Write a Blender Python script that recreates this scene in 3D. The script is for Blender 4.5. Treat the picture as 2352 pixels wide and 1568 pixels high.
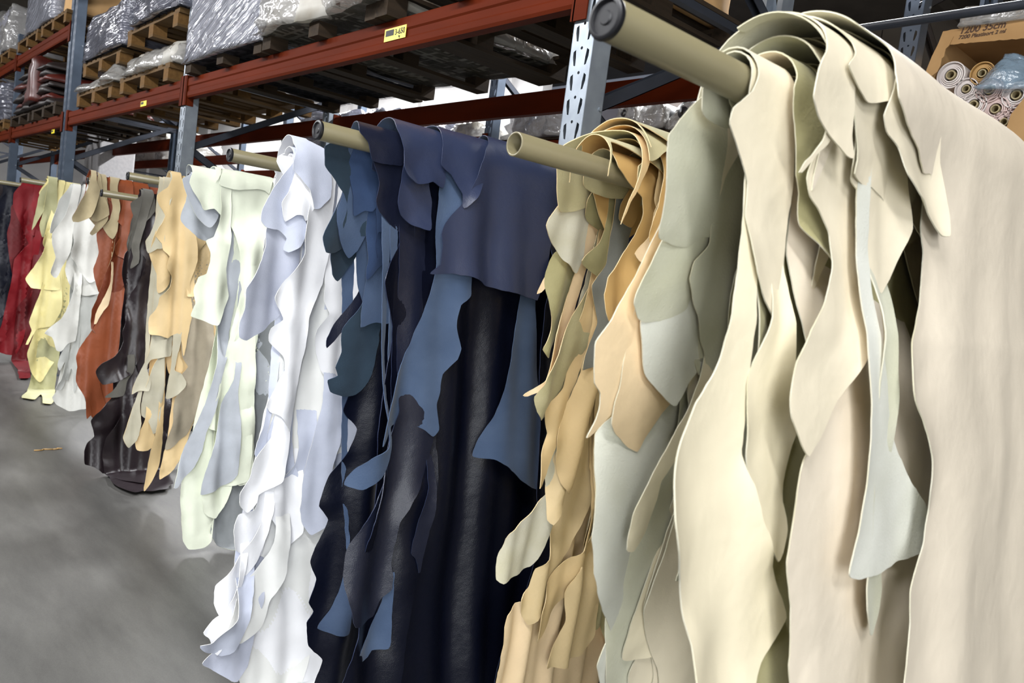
import bpy, bmesh, math, random
import numpy as np
from mathutils import Vector, Matrix, noise
from mathutils.geometry import delaunay_2d_cdt

for _o in list(bpy.data.objects): bpy.data.objects.remove(_o)
SC = bpy.context.scene
COL = SC.collection
PI = math.pi
EYE = 1.61                      # eye height

# ------------------------------------------------------------------ camera
FPX = 1792.2
ROT = Matrix(((0.73967683, -0.04346632, -0.67155704),
              (-0.66001511, 0.14794859, -0.73654007),
              (0.1313706, 0.98803942, 0.08074572)))
cam_d = bpy.data.cameras.new('camera'); cam = bpy.data.objects.new('camera', cam_d); COL.objects.link(cam)
cam_d.sensor_width = 36; cam_d.lens = FPX * 36 / 2352; cam_d.clip_end = 200; cam_d.clip_start = .05
cam.matrix_world = Matrix.Translation((0, 0, EYE)) @ ROT.to_4x4()
cam_d.dof.use_dof = True; cam_d.dof.focus_distance = 2.5; cam_d.dof.aperture_fstop = 7.5
SC.camera = cam
# ------------------------------------------------------------------ world, exposure
w = bpy.data.worlds.new('world'); SC.world = w; w.use_nodes = True
w.node_tree.nodes['Background'].inputs[0].default_value = (.75, .82, 1, 1)
w.node_tree.nodes['Background'].inputs[1].default_value = .15
SC.view_settings.view_transform = 'Standard'; SC.view_settings.look = 'None'
SC.view_settings.exposure = 0.4; SC.view_settings.gamma = 1; SC.view_settings.use_curve_mapping = False
# ------------------------------------------------------------------ ceiling lamps' light, added front fill
def area(name, loc, size, power, color=(.97, .98, 1), rot=(0, 0, 0)):
    l = bpy.data.lights.new(name, 'AREA'); l.shape = 'RECTANGLE'; l.size = size[0]; l.size_y = size[1]
    l.energy = power; l.color = color
    o = bpy.data.objects.new(name, l); o.location = loc; o.rotation_euler = rot; COL.objects.link(o); return o
TILT = -.6                      # the battens over the aisle are turned towards the rack
AISLE = [(-1.3, -2.6), (-1.3, .2), (-1.3, 3.0), (-1.3, 6.0), (-1.3, 9.4), (-1.3, 13.4)]
for x, y in AISLE:
    area('aisle_lamp_light', (x, y, 4.3), (.4, 2.0), 105, rot=(0, TILT, 0))
# added fill behind the viewer to brighten the hides; no door there
area('front_fill_light', (-2.4, -4.9, 1.7), (4.2, 3.3), 430, (.95, .98, 1), rot=(PI / 2, 0, -.4))
BACK = [(5.9, 3.0), (5.9, 8.0), (5.9, 13.0), (5.9, 19.0)]
for x, y in BACK:
    area('rear_aisle_lamp_light', (x, y, 5.2), (.4, 2.2), 520, (.97, .98, 1))

# ------------------------------------------------------------------ tagging and linking
def tag(o, label=None, cat=None, group=None, kind=None):
    if label: o['label'] = label
    if cat: o['category'] = cat
    if group: o['group'] = group
    if kind: o['kind'] = kind
    return o
def empty(name, loc, label=None, cat=None, group=None, rz=0):
    o = bpy.data.objects.new(name, None); o.empty_display_size = .1; COL.objects.link(o)
    o.location = loc; o.rotation_euler = (0, 0, rz); return tag(o, label, cat, group)
def copy_tree(o, parent=None):
    c = o.copy(); COL.objects.link(c); c.parent = parent
    for ch in [q for q in bpy.data.objects if q.parent == o]: copy_tree(ch, c)
    return c
class MB:
    def __init__(s): s.v = []; s.f = []
    def add(s, vs, fs):
        n = len(s.v); s.v += [tuple(v) for v in vs]; s.f += [tuple(i + n for i in f) for f in fs]; return s
    def box(s, lo, hi, M=None):
        vs = [Vector((x, y, z)) for x in (lo[0], hi[0]) for y in (lo[1], hi[1]) for z in (lo[2], hi[2])]
        if M is not None: vs = [M @ v for v in vs]
        return s.add(vs, [(0, 1, 3, 2), (4, 6, 7, 5), (0, 4, 5, 1), (2, 3, 7, 6), (0, 2, 6, 4), (1, 5, 7, 3)])
    def tube(s, a, b, r, n=20, r2=None, cap=True):
        a = Vector(a); b = Vector(b); d = (b - a).normalized(); u = d.orthogonal().normalized(); w_ = d.cross(u)
        r2 = r if r2 is None else r2
        vs = [a + (u * math.cos(2 * PI * i / n) + w_ * math.sin(2 * PI * i / n)) * r for i in range(n)]
        vs += [b + (u * math.cos(2 * PI * i / n) + w_ * math.sin(2 * PI * i / n)) * r2 for i in range(n)]
        fs = [(i, (i + 1) % n, n + (i + 1) % n, n + i) for i in range(n)]
        if cap: fs += [tuple(range(n))[::-1], tuple(range(n, 2 * n))]
        return s.add(vs, fs)
    def lathe(s, a, b, prof, n=32):
        "prof: (distance along a->b, radius)"
        a = Vector(a); d = (Vector(b) - a).normalized(); u = d.orthogonal().normalized(); w_ = d.cross(u)
        vs = []; fs = []
        for (t, r) in prof:
            vs += [a + d * t + (u * math.cos(2 * PI * i / n) + w_ * math.sin(2 * PI * i / n)) * r for i in range(n)]
        for k in range(len(prof) - 1):
            fs += [(k * n + i, k * n + (i + 1) % n, (k + 1) * n + (i + 1) % n, (k + 1) * n + i) for i in range(n)]
        return s.add(vs, fs)
    def prism(s, poly, y0, y1):
        "poly in (x,z), extruded along y"
        n = len(poly); vs = [(x, y0, z) for x, z in poly] + [(x, y1, z) for x, z in poly]
        return s.add(vs, [(i, (i + 1) % n, n + (i + 1) % n, n + i) for i in range(n)] + [tuple(range(n))[::-1], tuple(range(n, 2 * n))])
    def build(s, name, mat, parent=None, smooth=False, bevel=0, loc=None):
        me = bpy.data.meshes.new(name); me.from_pydata(s.v, [], s.f); me.update()
        bm = bmesh.new(); bm.from_mesh(me); bmesh.ops.recalc_face_normals(bm, faces=bm.faces); bm.to_mesh(me); bm.free()
        for m in (mat if isinstance(mat, (list, tuple)) else [mat]): me.materials.append(m)
        if smooth: me.polygons.foreach_set('use_smooth', [True] * len(me.polygons))
        o = bpy.data.objects.new(name, me); COL.objects.link(o); o.parent = parent
        if loc: o.location = loc
        if bevel:
            b = o.modifiers.new('bevel', 'BEVEL'); b.width = bevel; b.segments = 2; b.limit_method = 'ANGLE'
        return o
def autosmooth(o, ang=35):
    me = o.data; me.polygons.foreach_set('use_smooth', [True] * len(me.polygons))
    try: me.set_sharp_from_angle(angle=math.radians(ang))
    except Exception: pass
    return o
def ray(px, py): return ROT @ Vector((px - 1176, 784 - py, -FPX))
def at(px, py, axis, val):
    "the world point seen at a pixel of the photograph, on the plane axis = val (height above the floor for axis 2)"
    v = ray(px, py); val = val - (EYE if axis == 2 else 0); p = v * (val / v[axis]); return Vector((p.x, p.y, p.z + EYE))

# ------------------------------------------------------------------ materials
def S(r, g, b):
    f = lambda c: (c / 255 / 12.92) if c / 255 <= .04045 else ((c / 255 + .055) / 1.055) ** 2.4
    return (f(r), f(g), f(b), 1)
def nodes(name):
    m = bpy.data.materials.new(name); m.use_nodes = True; nt = m.node_tree
    return m, nt, nt.nodes['Principled BSDF']
def mottled(name, col, col2=None, scale=6, rough=.5, bump=.1, bscale=300, metal=0, spec=.5, detail=4, coat=0, sheen=0,
            stretch=(1, 1, 1), bump2=0, b2scale=8, dist=.002, contrast=.25):
    m, nt, p = nodes(name); L = nt.links.new
    tc = nt.nodes.new('ShaderNodeTexCoord'); mp = nt.nodes.new('ShaderNodeMapping'); mp.inputs['Scale'].default_value = stretch
    L(tc.outputs['Object'], mp.inputs['Vector'])
    n1 = nt.nodes.new('ShaderNodeTexNoise'); n1.inputs['Scale'].default_value = scale; n1.inputs['Detail'].default_value = detail
    L(mp.outputs[0], n1.inputs['Vector'])
    cr = nt.nodes.new('ShaderNodeValToRGB'); cr.color_ramp.elements[0].position = .5 - contrast; cr.color_ramp.elements[1].position = .5 + contrast
    c2 = col2 or tuple(c * .82 for c in col[:3]) + (1,)
    cr.color_ramp.elements[0].color = c2; cr.color_ramp.elements[1].color = col
    L(n1.outputs['Fac'], cr.inputs[0]); L(cr.outputs[0], p.inputs['Base Color'])
    p.inputs['Roughness'].default_value = rough; p.inputs['Metallic'].default_value = metal
    p.inputs['Specular IOR Level'].default_value = spec; p.inputs['Coat Weight'].default_value = coat; p.inputs['Coat Roughness'].default_value = .15
    p.inputs['Sheen Weight'].default_value = sheen
    last = None
    for (b, sc, ds) in ((bump2, b2scale, .02), (bump, bscale, dist)):
        if b:
            n2 = nt.nodes.new('ShaderNodeTexNoise'); n2.inputs['Scale'].default_value = sc; n2.inputs['Detail'].default_value = 3
            L(mp.outputs[0], n2.inputs['Vector'])
            bp = nt.nodes.new('ShaderNodeBump'); bp.inputs['Strength'].default_value = b; bp.inputs['Distance'].default_value = ds
            L(n2.outputs['Fac'], bp.inputs['Height'])
            if last: L(last.outputs[0], bp.inputs['Normal'])
            last = bp
    if last: L(last.outputs[0], p.inputs['Normal'])
    return m
def grain(name, rgb, rough=.5, spec=.4, bump=.25):
    c = S(*rgb); return mottled('leather_' + name, c, tuple(v * .86 for v in c[:3]) + (1,), 5, rough, bump, 420, spec=spec, dist=.001, bump2=.2, b2scale=12)
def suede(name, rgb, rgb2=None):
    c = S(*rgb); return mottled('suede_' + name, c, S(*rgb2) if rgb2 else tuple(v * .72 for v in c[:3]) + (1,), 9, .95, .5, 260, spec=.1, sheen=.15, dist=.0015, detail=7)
M = {}
M['cream'] = grain('cream', (230, 219, 194)); M['cream2'] = grain('warm_cream', (236, 225, 196)); M['ecru'] = grain('ecru', (226, 214, 194))
M['sage'] = suede('sage', (204, 203, 184), (182, 181, 156)); M['sage2'] = suede('pale_sage', (214, 214, 204), (196, 196, 182))
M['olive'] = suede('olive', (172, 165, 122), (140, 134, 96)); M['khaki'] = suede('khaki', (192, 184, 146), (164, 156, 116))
M['pale'] = suede('pale', (206, 203, 188), (186, 180, 150)); M['ash'] = suede('ash', (140, 142, 136))
M['tan'] = grain('tan', (228, 200, 150)); M['peach'] = grain('peach', (238, 212, 172)); M['camel'] = grain('camel', (208, 170, 108)); M['buff'] = grain('buff', (222, 198, 152))
M['navy'] = grain('navy', (46, 54, 80), .36, .5, .5); M['black'] = grain('black', (11, 14, 28), .34, .25, .5); M['ink'] = grain('ink', (22, 26, 44), .4, .5, .5)
M['bsuede'] = suede('blue', (78, 94, 120), (60, 76, 102)); M['dsuede'] = suede('deep_blue', (58, 76, 108), (44, 60, 90)); M['teal'] = suede('teal', (50, 66, 80), (38, 50, 62))
M['white'] = grain('white', (244, 244, 246)); M['snow'] = grain('snow', (236, 236, 232)); M['lav'] = suede('lavender_grey', (202, 207, 222), (184, 189, 204))
M['lav2'] = suede('cool_grey', (186, 190, 204), (168, 172, 186))
M['ivory'] = grain('ivory', (236, 241, 220)); M['ivory2'] = grain('soft_ivory', (230, 234, 208)); M['grey'] = suede('grey', (188, 193, 200), (168, 172, 178)); M['shade_grey'] = suede('shaded_grey', (140, 144, 146))
M['sand'] = grain('sand', (226, 198, 148)); M['stone'] = suede('stone', (196, 191, 172), (178, 172, 150)); M['taupe'] = suede('taupe', (172, 162, 142), (152, 142, 124))
M['brown'] = grain('dark_brown', (36, 28, 32), .3, .6, .8); M['dust'] = suede('dusty_grey', (104, 102, 96))
M['orange'] = grain('rust_orange', (140, 72, 40)); M['orange2'] = grain('deep_orange', (124, 58, 32)); M['tsuede'] = suede('tan', (178, 164, 132), (158, 144, 112))
M['wh2'] = grain('chalk', (226, 226, 220)); M['wh3'] = suede('pale_grey', (200, 202, 198), (184, 186, 182))
M['yellow'] = grain('yellow', (232, 220, 158)); M['ysuede'] = suede('yellow_grey', (182, 180, 142), (160, 158, 118))
M['red'] = grain('red', (128, 15, 26), .55); M['red2'] = grain('dark_red', (98, 10, 18), .55); M['night'] = grain('night', (22, 24, 36), .45)
M['mud'] = suede('brown', (112, 92, 74)); 
M['pole'] = mottled('pole_paint', S(128, 120, 92), S(110, 103, 78), 3, .3, .03, 60, spec=.6, stretch=(.3, 3, 3), coat=.3)
M['poled'] = mottled('pole_inside', S(96, 90, 64), None, 3, .5)
M['cap'] = mottled('cap_plastic', S(13, 13, 19), None, 30, .45, .05, 200, spec=.6)
M['beam'] = mottled('beam_paint', S(88, 30, 8), S(66, 22, 6), 2.5, .68, .05, 40, spec=.06, stretch=(3, .4, 3), coat=.0, bump2=.02)
M['galv'] = mottled('galvanised_steel', S(152, 160, 168), S(128, 136, 146), 14, .42, .03, 120, metal=.55, spec=.5)
M['galvd'] = mottled('painted_steel', S(84, 96, 112), S(70, 80, 94), 8, .4, .03, 90, metal=.4)
M['brace'] = mottled('brace_steel', S(66, 70, 80), S(52, 56, 64), 8, .5, .03, 90, metal=.6)
M['wood'] = mottled('pallet_wood', S(98, 74, 44), S(68, 52, 31), 5, .8, .3, 30, stretch=(.7, 8, 8), spec=.2)
M['woodd'] = mottled('old_wood', S(54, 43, 31), S(34, 27, 20), 5, .85, .3, 30, stretch=(.7, 8, 8), spec=.2)
M['block'] = mottled('block_wood', S(106, 78, 42), S(84, 60, 30), 40, .85, .3, 60, spec=.2)
M['card'] = mottled('cardboard', S(186, 150, 104), S(168, 132, 88), 6, .8, .1, 60, spec=.2)
M['conc'] = mottled('concrete_column', S(196, 194, 194), S(176, 174, 176), 30, .8, .2, 60)
M['yel'] = mottled('sticker_yellow', S(226, 206, 30), None, 20, .4, .02); M['ink2'] = mottled('sticker_ink', S(20, 20, 22), None, 20, .6, .02)
M['signred'] = mottled('sign_red', S(210, 60, 30), None, 20, .4, .02); M['signwhite'] = mottled('sign_white', S(235, 235, 235), None, 20, .4, .02)
M['paper'] = mottled('roll_material', S(236, 230, 226), S(214, 204, 202), 8, .5, .1, 40); M['pinkr'] = mottled('roll_pink', S(222, 200, 194), S(204, 180, 176), 8, .5, .1, 40)
M['tanr'] = mottled('roll_tan', S(196, 156, 96), None, 8, .5, .1, 40); M['core'] = mottled('roll_core', S(178, 164, 128), None, 12, .8, .1, 60); M['dark'] = mottled('shaded_inside', S(30, 26, 22), None, 5, .9)
M['goods'] = mottled('packed_goods', S(124, 124, 132), S(92, 92, 100), 3, .6, .1, 30); M['goodsw'] = mottled('white_sacks', S(170, 168, 162), S(128, 120, 104), 5, .5, .1, 30)
M['maroon'] = mottled('maroon_leather', S(84, 30, 22), S(50, 18, 14), 4, .4, .2, 200); M['darkhide'] = mottled('dark_hide', S(34, 26, 24), None, 5, .5, .2, 200)
M['lamp_body'] = mottled('lamp_body', S(220, 220, 220), None, 5, .5)
def emit(name, c, s):
    m, nt, p = nodes(name); p.inputs['Emission Color'].default_value = c; p.inputs['Emission Strength'].default_value = s; p.inputs['Base Color'].default_value = c; return m
M['lamp'] = emit('lamp_tube', (1, .98, .95, 1), 12)
def film(name, col, alpha, scale=(1.5, .9, 16), tilt=.42, depth=.05, rough=.2):
    m, nt, p = nodes(name); L = nt.links.new
    p.inputs['Base Color'].default_value = col; p.inputs['Roughness'].default_value = rough; p.inputs['Specular IOR Level'].default_value = .9
    p.inputs['Coat Weight'].default_value = .9; p.inputs['Coat Roughness'].default_value = .12
    tc = nt.nodes.new('ShaderNodeTexCoord'); m1 = nt.nodes.new('ShaderNodeMapping'); m1.inputs['Rotation'].default_value = (tilt, -tilt * .6, 0)
    mp = nt.nodes.new('ShaderNodeMapping'); mp.inputs['Scale'].default_value = scale
    n = nt.nodes.new('ShaderNodeTexNoise'); n.inputs['Scale'].default_value = 1.6; n.inputs['Detail'].default_value = 3; n.inputs['Distortion'].default_value = .25
    b = nt.nodes.new('ShaderNodeBump'); b.inputs['Strength'].default_value = 1; b.inputs['Distance'].default_value = depth
    L(tc.outputs['Object'], m1.inputs[0]); L(m1.outputs[0], mp.inputs[0]); L(mp.outputs[0], n.inputs['Vector']); L(n.outputs[0], b.inputs['Height']); L(b.outputs[0], p.inputs['Normal']); L(b.outputs[0], p.inputs['Coat Normal'])
    p.inputs['Alpha'].default_value = alpha
    return m
M['wrap'] = film('stretch_film', S(136, 138, 148), .8); M['wrap2'] = film('loose_film', S(160, 158, 154), .6, (5, 5, 6), .3, .04); M['bag'] = film('blue_bag', S(150, 176, 196), .6, (12, 12, 12), 0, .02)
M['wrapd'] = film('film_over_grey', S(88, 90, 102), .82, (2, 1.1, 18), .15, .05)

# ------------------------------------------------------------------ the setting
def floor_mat():
    m, nt, p = nodes('concrete_floor'); L = nt.links.new
    tc = nt.nodes.new('ShaderNodeTexCoord'); mp = nt.nodes.new('ShaderNodeMapping'); mp.inputs['Scale'].default_value = (4.5, 1.1, 1); mp.inputs['Rotation'].default_value = (0, 0, -.8)
    L(tc.outputs['Object'], mp.inputs[0])
    n = nt.nodes.new('ShaderNodeTexNoise'); n.inputs['Scale'].default_value = 1.7; n.inputs['Detail'].default_value = 10; n.inputs['Roughness'].default_value = .68; L(mp.outputs[0], n.inputs['Vector'])
    cr = nt.nodes.new('ShaderNodeValToRGB'); e = cr.color_ramp.elements; e[0].position = .33; e[0].color = S(72, 71, 69); e[1].position = .66; e[1].color = S(88, 87, 84)
    L(n.outputs[0], cr.inputs[0])
    n2 = nt.nodes.new('ShaderNodeTexNoise'); n2.inputs['Scale'].default_value = 260; n2.inputs['Detail'].default_value = 3; L(tc.outputs['Object'], n2.inputs['Vector'])
    mx = nt.nodes.new('ShaderNodeMix'); mx.data_type = 'RGBA'; mx.blend_type = 'OVERLAY'; mx.inputs[0].default_value = .35
    L(cr.outputs[0], mx.inputs[6]); L(n2.outputs['Color'], mx.inputs[7]); 
    bw = nt.nodes.new('ShaderNodeRGBToBW'); L(n2.outputs['Color'], bw.inputs[0]); L(bw.outputs[0], mx.inputs[7])
    L(mx.outputs[2], p.inputs['Base Color']); p.inputs['Roughness'].default_value = .5; p.inputs['Specular IOR Level'].default_value = .35
    return m
def struct(o): return tag(o, kind='structure')
struct(MB().box((-5, -5, -.1), (14, 34, 0)).build('floor', floor_mat()))
dark_ceiling = mottled('ceiling_panels', S(74, 68, 60), S(60, 54, 48), 3, .8)
cl = MB().box((-5, -5, 6.6), (14, 34, 6.7))
for i in range(9): cl.box((-5, -4 + i * 4.4, 6.35), (14, -3.8 + i * 4.4, 6.6))
struct(cl.build('ceiling', dark_ceiling))
wallw = mottled('white_wall', S(224, 222, 220), S(208, 206, 206), 2, .7, .05, 30)
wr = MB().box((8.6, 9.5, 0), (8.8, 34, 6.6))
for i in range(9): wr.box((8.52, 10.2 + i * 2.7, 0), (8.6, 10.35 + i * 2.7, 6.6))
struct(wr.build('wall_right', wallw))
dwall = mottled('dark_panel_wall', S(92, 84, 74), S(78, 70, 62), 1.5, .8)
wd = MB()
for i in range(9): wd.box((13.2, -5 + i * 1.62, 0), (13.4, -5 + i * 1.62 + 1.6, 6.6))
struct(wd.build('wall_right_panels', dwall))
struct(MB().box((-5, 32, 0), (14, 32.2, 6.6)).build('wall_far', wallw))
struct(MB().box((-5.2, -5, 0), (-5, 34, 6.6)).build('wall_left', mottled('left_wall', S(150, 148, 144), None, 2, .8)))
struct(MB().box((-5, -5.2, 0), (14, -5, 6.6)).build('wall_near', mottled('near_wall', S(150, 148, 144), None, 2, .8)))
# concrete pillar behind the rack on the left
pl_ = at(229, 340, 1, 11.6); pr_ = at(313, 340, 1, 11.6)
struct(MB().box((pl_.x, 11.6, 0), (pr_.x, 12.35, 6.6)).build('trim_1', M['conc'], bevel=.02))

# lamps over the two aisles (above the picture)
for k, (x, y) in enumerate(AISLE + BACK):
    z = 4.36 if k < len(AISLE) else 5.26
    e = empty('ceiling_lamp', (x, y, z), 'white fluorescent batten lamp hung over the %s aisle' % ('hide' if k < len(AISLE) else 'rear'), 'lamp', 'batten lamps over the aisles')
    if k < len(AISLE): e.rotation_euler = (0, TILT, 0)
    MB().box((-.16, -1.05, .05), (.16, 1.05, .12)).build('lamp_housing', M['lamp_body'], e)
    MB().tube((-.07, -1, .02), (-.07, 1, .02), .018, 12).tube((.07, -1, .02), (.07, 1, .02), .018, 12).build('lamp_tube', M['lamp'], e, True)
    tx = math.sin(-e.rotation_euler.y) * (6.6 - z)
    MB().tube((0, -.8, .1), (tx, -.8, (6.6 - z) * math.cos(e.rotation_euler.y)), .006, 6).tube((0, .8, .1), (tx, .8, (6.6 - z) * math.cos(e.rotation_euler.y)), .006, 6).build('suspension_wire', M['brace'], e)

# ------------------------------------------------------------------ pallet rack
def post_mesh(h, near=True):
    "perforated front face in the YZ plane at x=0 (y 0..0.1), flanges back to x=.08"
    W = .1; D = .085; t = .003; P = .08
    verts = []; loops = []
    def hexhole(cy, cz, ln):
        s = ln
        pts = [(-.006 * s, .024), (.007 * s, .027), (.0085 * s, .004), (-.0005 * s, -.022), (-.0085 * s, -.024), (-.0085 * s, .0)]
        pts = [(-.0115, .021), (-.001, .028), (.003, 0), (.0035, -.026), (-.004, -.024), (-.0115, .004)]
        if s < 0: pts = [(-a, b) for a, b in pts][::-1]
        return [(cy + a, cz + b) for a, b in pts]
    b = MB()
    nz = int(h / P)
    for k in range(nz):
        z0 = k * P; cell = [(0, z0), (W, z0), (W, z0 + P), (0, z0 + P)]
        hs = [hexhole(.026, z0 + .035, 1), hexhole(.074, z0 + .035, -1),
              [(.05 + .0055 * math.cos(a * PI / 4), z0 + .066 + .0055 * math.sin(a * PI / 4)) for a in range(8)]]
        vs = [Vector(p) for p in cell]; ed = [(0, 1), (1, 2), (2, 3), (3, 0)]
        for hh in hs:
            n = len(vs); vs += [Vector(p) for p in hh]; ed += [(n + i, n + (i + 1) % len(hh)) for i in range(len(hh))]
        ov, oe, of, *_ = delaunay_2d_cdt(vs, ed, [], 0, 1e-7)
        def inside(pt, poly):
            c = False; j = len(poly) - 1
            for i in range(len(poly)):
                if (poly[i][1] > pt[1]) != (poly[j][1] > pt[1]) and pt[0] < (poly[j][0] - poly[i][0]) * (pt[1] - poly[i][1]) / (poly[j][1] - poly[i][1]) + poly[i][0]: c = not c
                j = i
            return c
        fs = [f for f in of if not any(inside((sum(ov[i].x for i in f) / len(f), sum(ov[i].y for i in f) / len(f)), hh) for hh in hs)]
        b.add([(0, v.x, v.y) for v in ov], fs)
    H = nz * P
    b.box((.0, 0, 0), (D, t, H)).box((0, W - t, 0), (D, W, H)).box((D - t, 0, 0), (D, .025, H)).box((D - t, W - .025, 0), (D, W, H))
    b.box((.006, .012, 0), (.009, .04, H)) if False else None
    return b
RACKZ = EYE + .915
XF, XR = 1.85, 2.91            # front and rear post lines of the near rack
_fr = {}
def rack_frame(loc, h, label, depth=XR - XF, mat='galv', bz=None, group='upright frames of the racks'):
    e = empty('rack_frame', loc, label, 'rack frame', group)
    key = (round(h, 2), mat)
    if key not in _fr:
        _fr[key] = post_mesh(h).build('post', M[mat], e)
        p1 = _fr[key]
    else:
        p1 = _fr[key].copy(); COL.objects.link(p1); p1.parent = e
    p1.location = (0, 0, 0)
    p2 = _fr[key].copy(); COL.objects.link(p2); p2.parent = e; p2.location = (depth + .085, .1, 0); p2.rotation_euler = (0, 0, PI)
    for x in (0, depth):
        MB().box((x - .02, -.03, 0), (x + .105, .13, .008)).build('foot_plate', M['galvd'], e)
    # braces: one low horizontal and a zigzag between the posts
    zs = [.52, 1.08, 1.64, 2.2, 2.76, 3.32, 3.88, 4.44]
    side = 1
    for a, c in zip(zs[:-1], zs[1:]):
        if c > h - .1: break
        x0, x1 = (.06, depth + .02) if side == 0 else (depth + .02, .06)
        d = Vector((x1 - x0, 0, c - a)); L = d.length; ang = math.atan2(d.z, d.x)
        Mx = Matrix.Translation((x0, .05, a)) @ Matrix.Rotation(-ang, 4, 'Y')
        MB().box((0, -.02, -.022), (L, .02, -.019), Mx).box((0, -.02, -.022), (L, -.017, .022), Mx).box((0, .017, -.022), (L, .02, .022), Mx).build('brace', M['brace'], e)
        side ^= 1
    MB().box((.06, .03, .2), (depth + .02, .07, .24)).build('brace', M['brace'], e)
    MB().box((.06, .035, EYE + 1.07), (depth + .02, .065, EYE + 1.1)).build('brace', M['brace'], e)
    for z in [zz for zz in zs if zz < h - .1]: 
        MB().tube((.07, -.006, z), (.07, .106, z), .007, 8).build('bolt', M['galv'], e)
    return e
def beam_mesh(y0, y1, h=.13, d=.05):
    "stepped box profile, front face at x=0, bottom at z=0"
    prof = [(0, .012), (.006, 0), (d, 0), (d, h - .025), (.03, h - .025), (.03, h), (0.004, h), (0, h - .006), (0, h * .62), (.006, h * .56), (.006, h * .34), (0, h * .28)]
    return MB().prism(prof, y0, y1)
def rack_beam(x, y0, y1, z, label, flip=False, group='orange beams of the racks', sticker=None, mat='beam'):
    e = empty('rack_beam', (x, (y0 + y1) / 2, z), label, 'rack beam', group, PI if flip else 0)
    L = (y1 - y0) / 2
    autosmooth(beam_mesh(-L, L).build('beam', M[mat], e), 25)
    for s in (-1, 1):
        b = MB().box((-.008, s * L - .012, -.05), (-.002, s * L + .06 * s, .15)) if s > 0 else MB().box((-.008, -L - .06, -.05), (-.002, -L + .012, .15))
        b.box((-.008, s * L - .004, -.05), (.05, s * L + .004, .15))
        b.build('end_plate', M[mat], e, bevel=.001)
    if sticker: sticker(e, x, (y0 + y1) / 2, z)
    return e
def text_mesh(body, size, mat, parent, M4, name='lettering', extr=.0006):
    cu = bpy.data.curves.new(name, 'FONT'); cu.body = body; cu.size = size; cu.extrude = extr; cu.align_x = 'LEFT'; cu.offset = size * .018
    t = bpy.data.objects.new('tmp', cu); COL.objects.link(t); dg = bpy.context.evaluated_depsgraph_get(); dg.update()
    me = bpy.data.meshes.new_from_object(t.evaluated_get(dg)); bpy.data.objects.remove(t)
    me.materials.clear(); me.materials.append(mat); me.transform(M4)
    o = bpy.data.objects.new(name, me); COL.objects.link(o); o.parent = parent; return o
AISLEFACE = Matrix(((0, 0, -1, 0), (-1, 0, 0, 0), (0, 1, 0, 0), (0, 0, 0, 1)))   # text plane facing -x, reading towards -y
def weight_sticker(e, x, ym, z):
    p = at(908, 77, 0, x); yy = p.y - ym; zz = p.z - z
    st = MB().box((-.0016, yy - .085, zz - .027), (-.0004, yy + .085, zz + .027)).build('sticker', M['yel'], e)
    MB().box((-.0024, yy + .01, zz - .006), (-.0014, yy + .075, zz + .02)).build('printed_block', M['ink2'], st)
    text_mesh('3-650', .034, M['ink2'], st, Matrix.Translation((-.002, yy + .002, zz - .006)) @ AISLEFACE)
    text_mesh('kg', .014, M['ink2'], st, Matrix.Translation((-.002, yy - .03, zz - .02)) @ AISLEFACE)
def small_sticker(px, py):
    def f(e, x, ym, z):
        p = at(px, py, 0, x); yy = p.y - ym; zz = p.z - z
        st = MB().box((-.0016, yy - .07, zz - .02), (-.0004, yy + .07, zz + .02)).build('sticker', M['yel'], e)
        MB().box((-.0024, yy + .0, zz - .004), (-.0014, yy + .06, zz + .014)).build('printed_block', M['ink2'], st)
    return f
YC = [-1.98, 1.83, 5.60, 8.95, 11.95, 15.0, 18.0]     # near edge of each upright frame along the row
names = ['right of the nearest cream hides', 'between the navy and the tan hides', 'behind the sand coloured hides', 'left of the concrete pillar', 'far left, ending below the ceiling', 'near the far end', 'last of the row']
for k in range(0, 7):
    tall = {0: 2.96, 4: 3.86}.get(k, 4.9)
    rack_frame((XF, YC[k], 0), tall, 'galvanised perforated upright frame of the near rack, ' + names[k], mat='galv' if k < 3 else 'galvd',
               )
    if k == 3: # the next row of racking starts with its own frame close behind
        rack_frame((XF, YC[k] + .16, 0), 4.9, 'second upright frame standing hard against the one left of the concrete pillar', mat='galvd')
for k in range(0, 6):
    y0 = YC[k] + .1 + (.16 if k == 3 else 0); y1 = YC[k + 1]
    where = ['over the cream hides', 'over the navy and white hides', 'over the sand coloured hides', 'on the far left', 'at the left edge', 'near the far end'][k]
    if k: rack_beam(XF - .004, y0, y1, RACKZ, 'orange front beam of the near rack %s, first level' % where, sticker={1: weight_sticker, 2: small_sticker(330, 238), 3: small_sticker(122, 302)}.get(k))
    if k: rack_beam(XR + .089, y0, y1, RACKZ, 'orange rear beam of the near rack %s, first level' % where, flip=True)
    if k >= 1:
        rack_beam(XF - .004, y0, y1, RACKZ + .9, 'orange front beam of the near rack %s, second level' % where) if k >= 3 else rack_beam(XF - .004, y0, y1, RACKZ + 1.62, 'orange front beam of the near rack %s, upper level' % where)
        rack_beam(XR + .089, y0, y1, RACKZ + (.9 if k >= 3 else 1.62), 'orange rear beam of the near rack %s, %s level' % (where, 'second' if k >= 3 else 'upper'), flip=True)
    # the rail low in the rack that carries the hide poles
    rl = MB().box((XR - .045, y0 + .003, EYE + .12), (XR - .005, y1 - .003, EYE + .262)).build('pole_rail', M['brace'])
    tag(rl, 'grey steel rail holding the inner pole ends ' + where, 'rail', 'rails that carry the hide poles')

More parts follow.
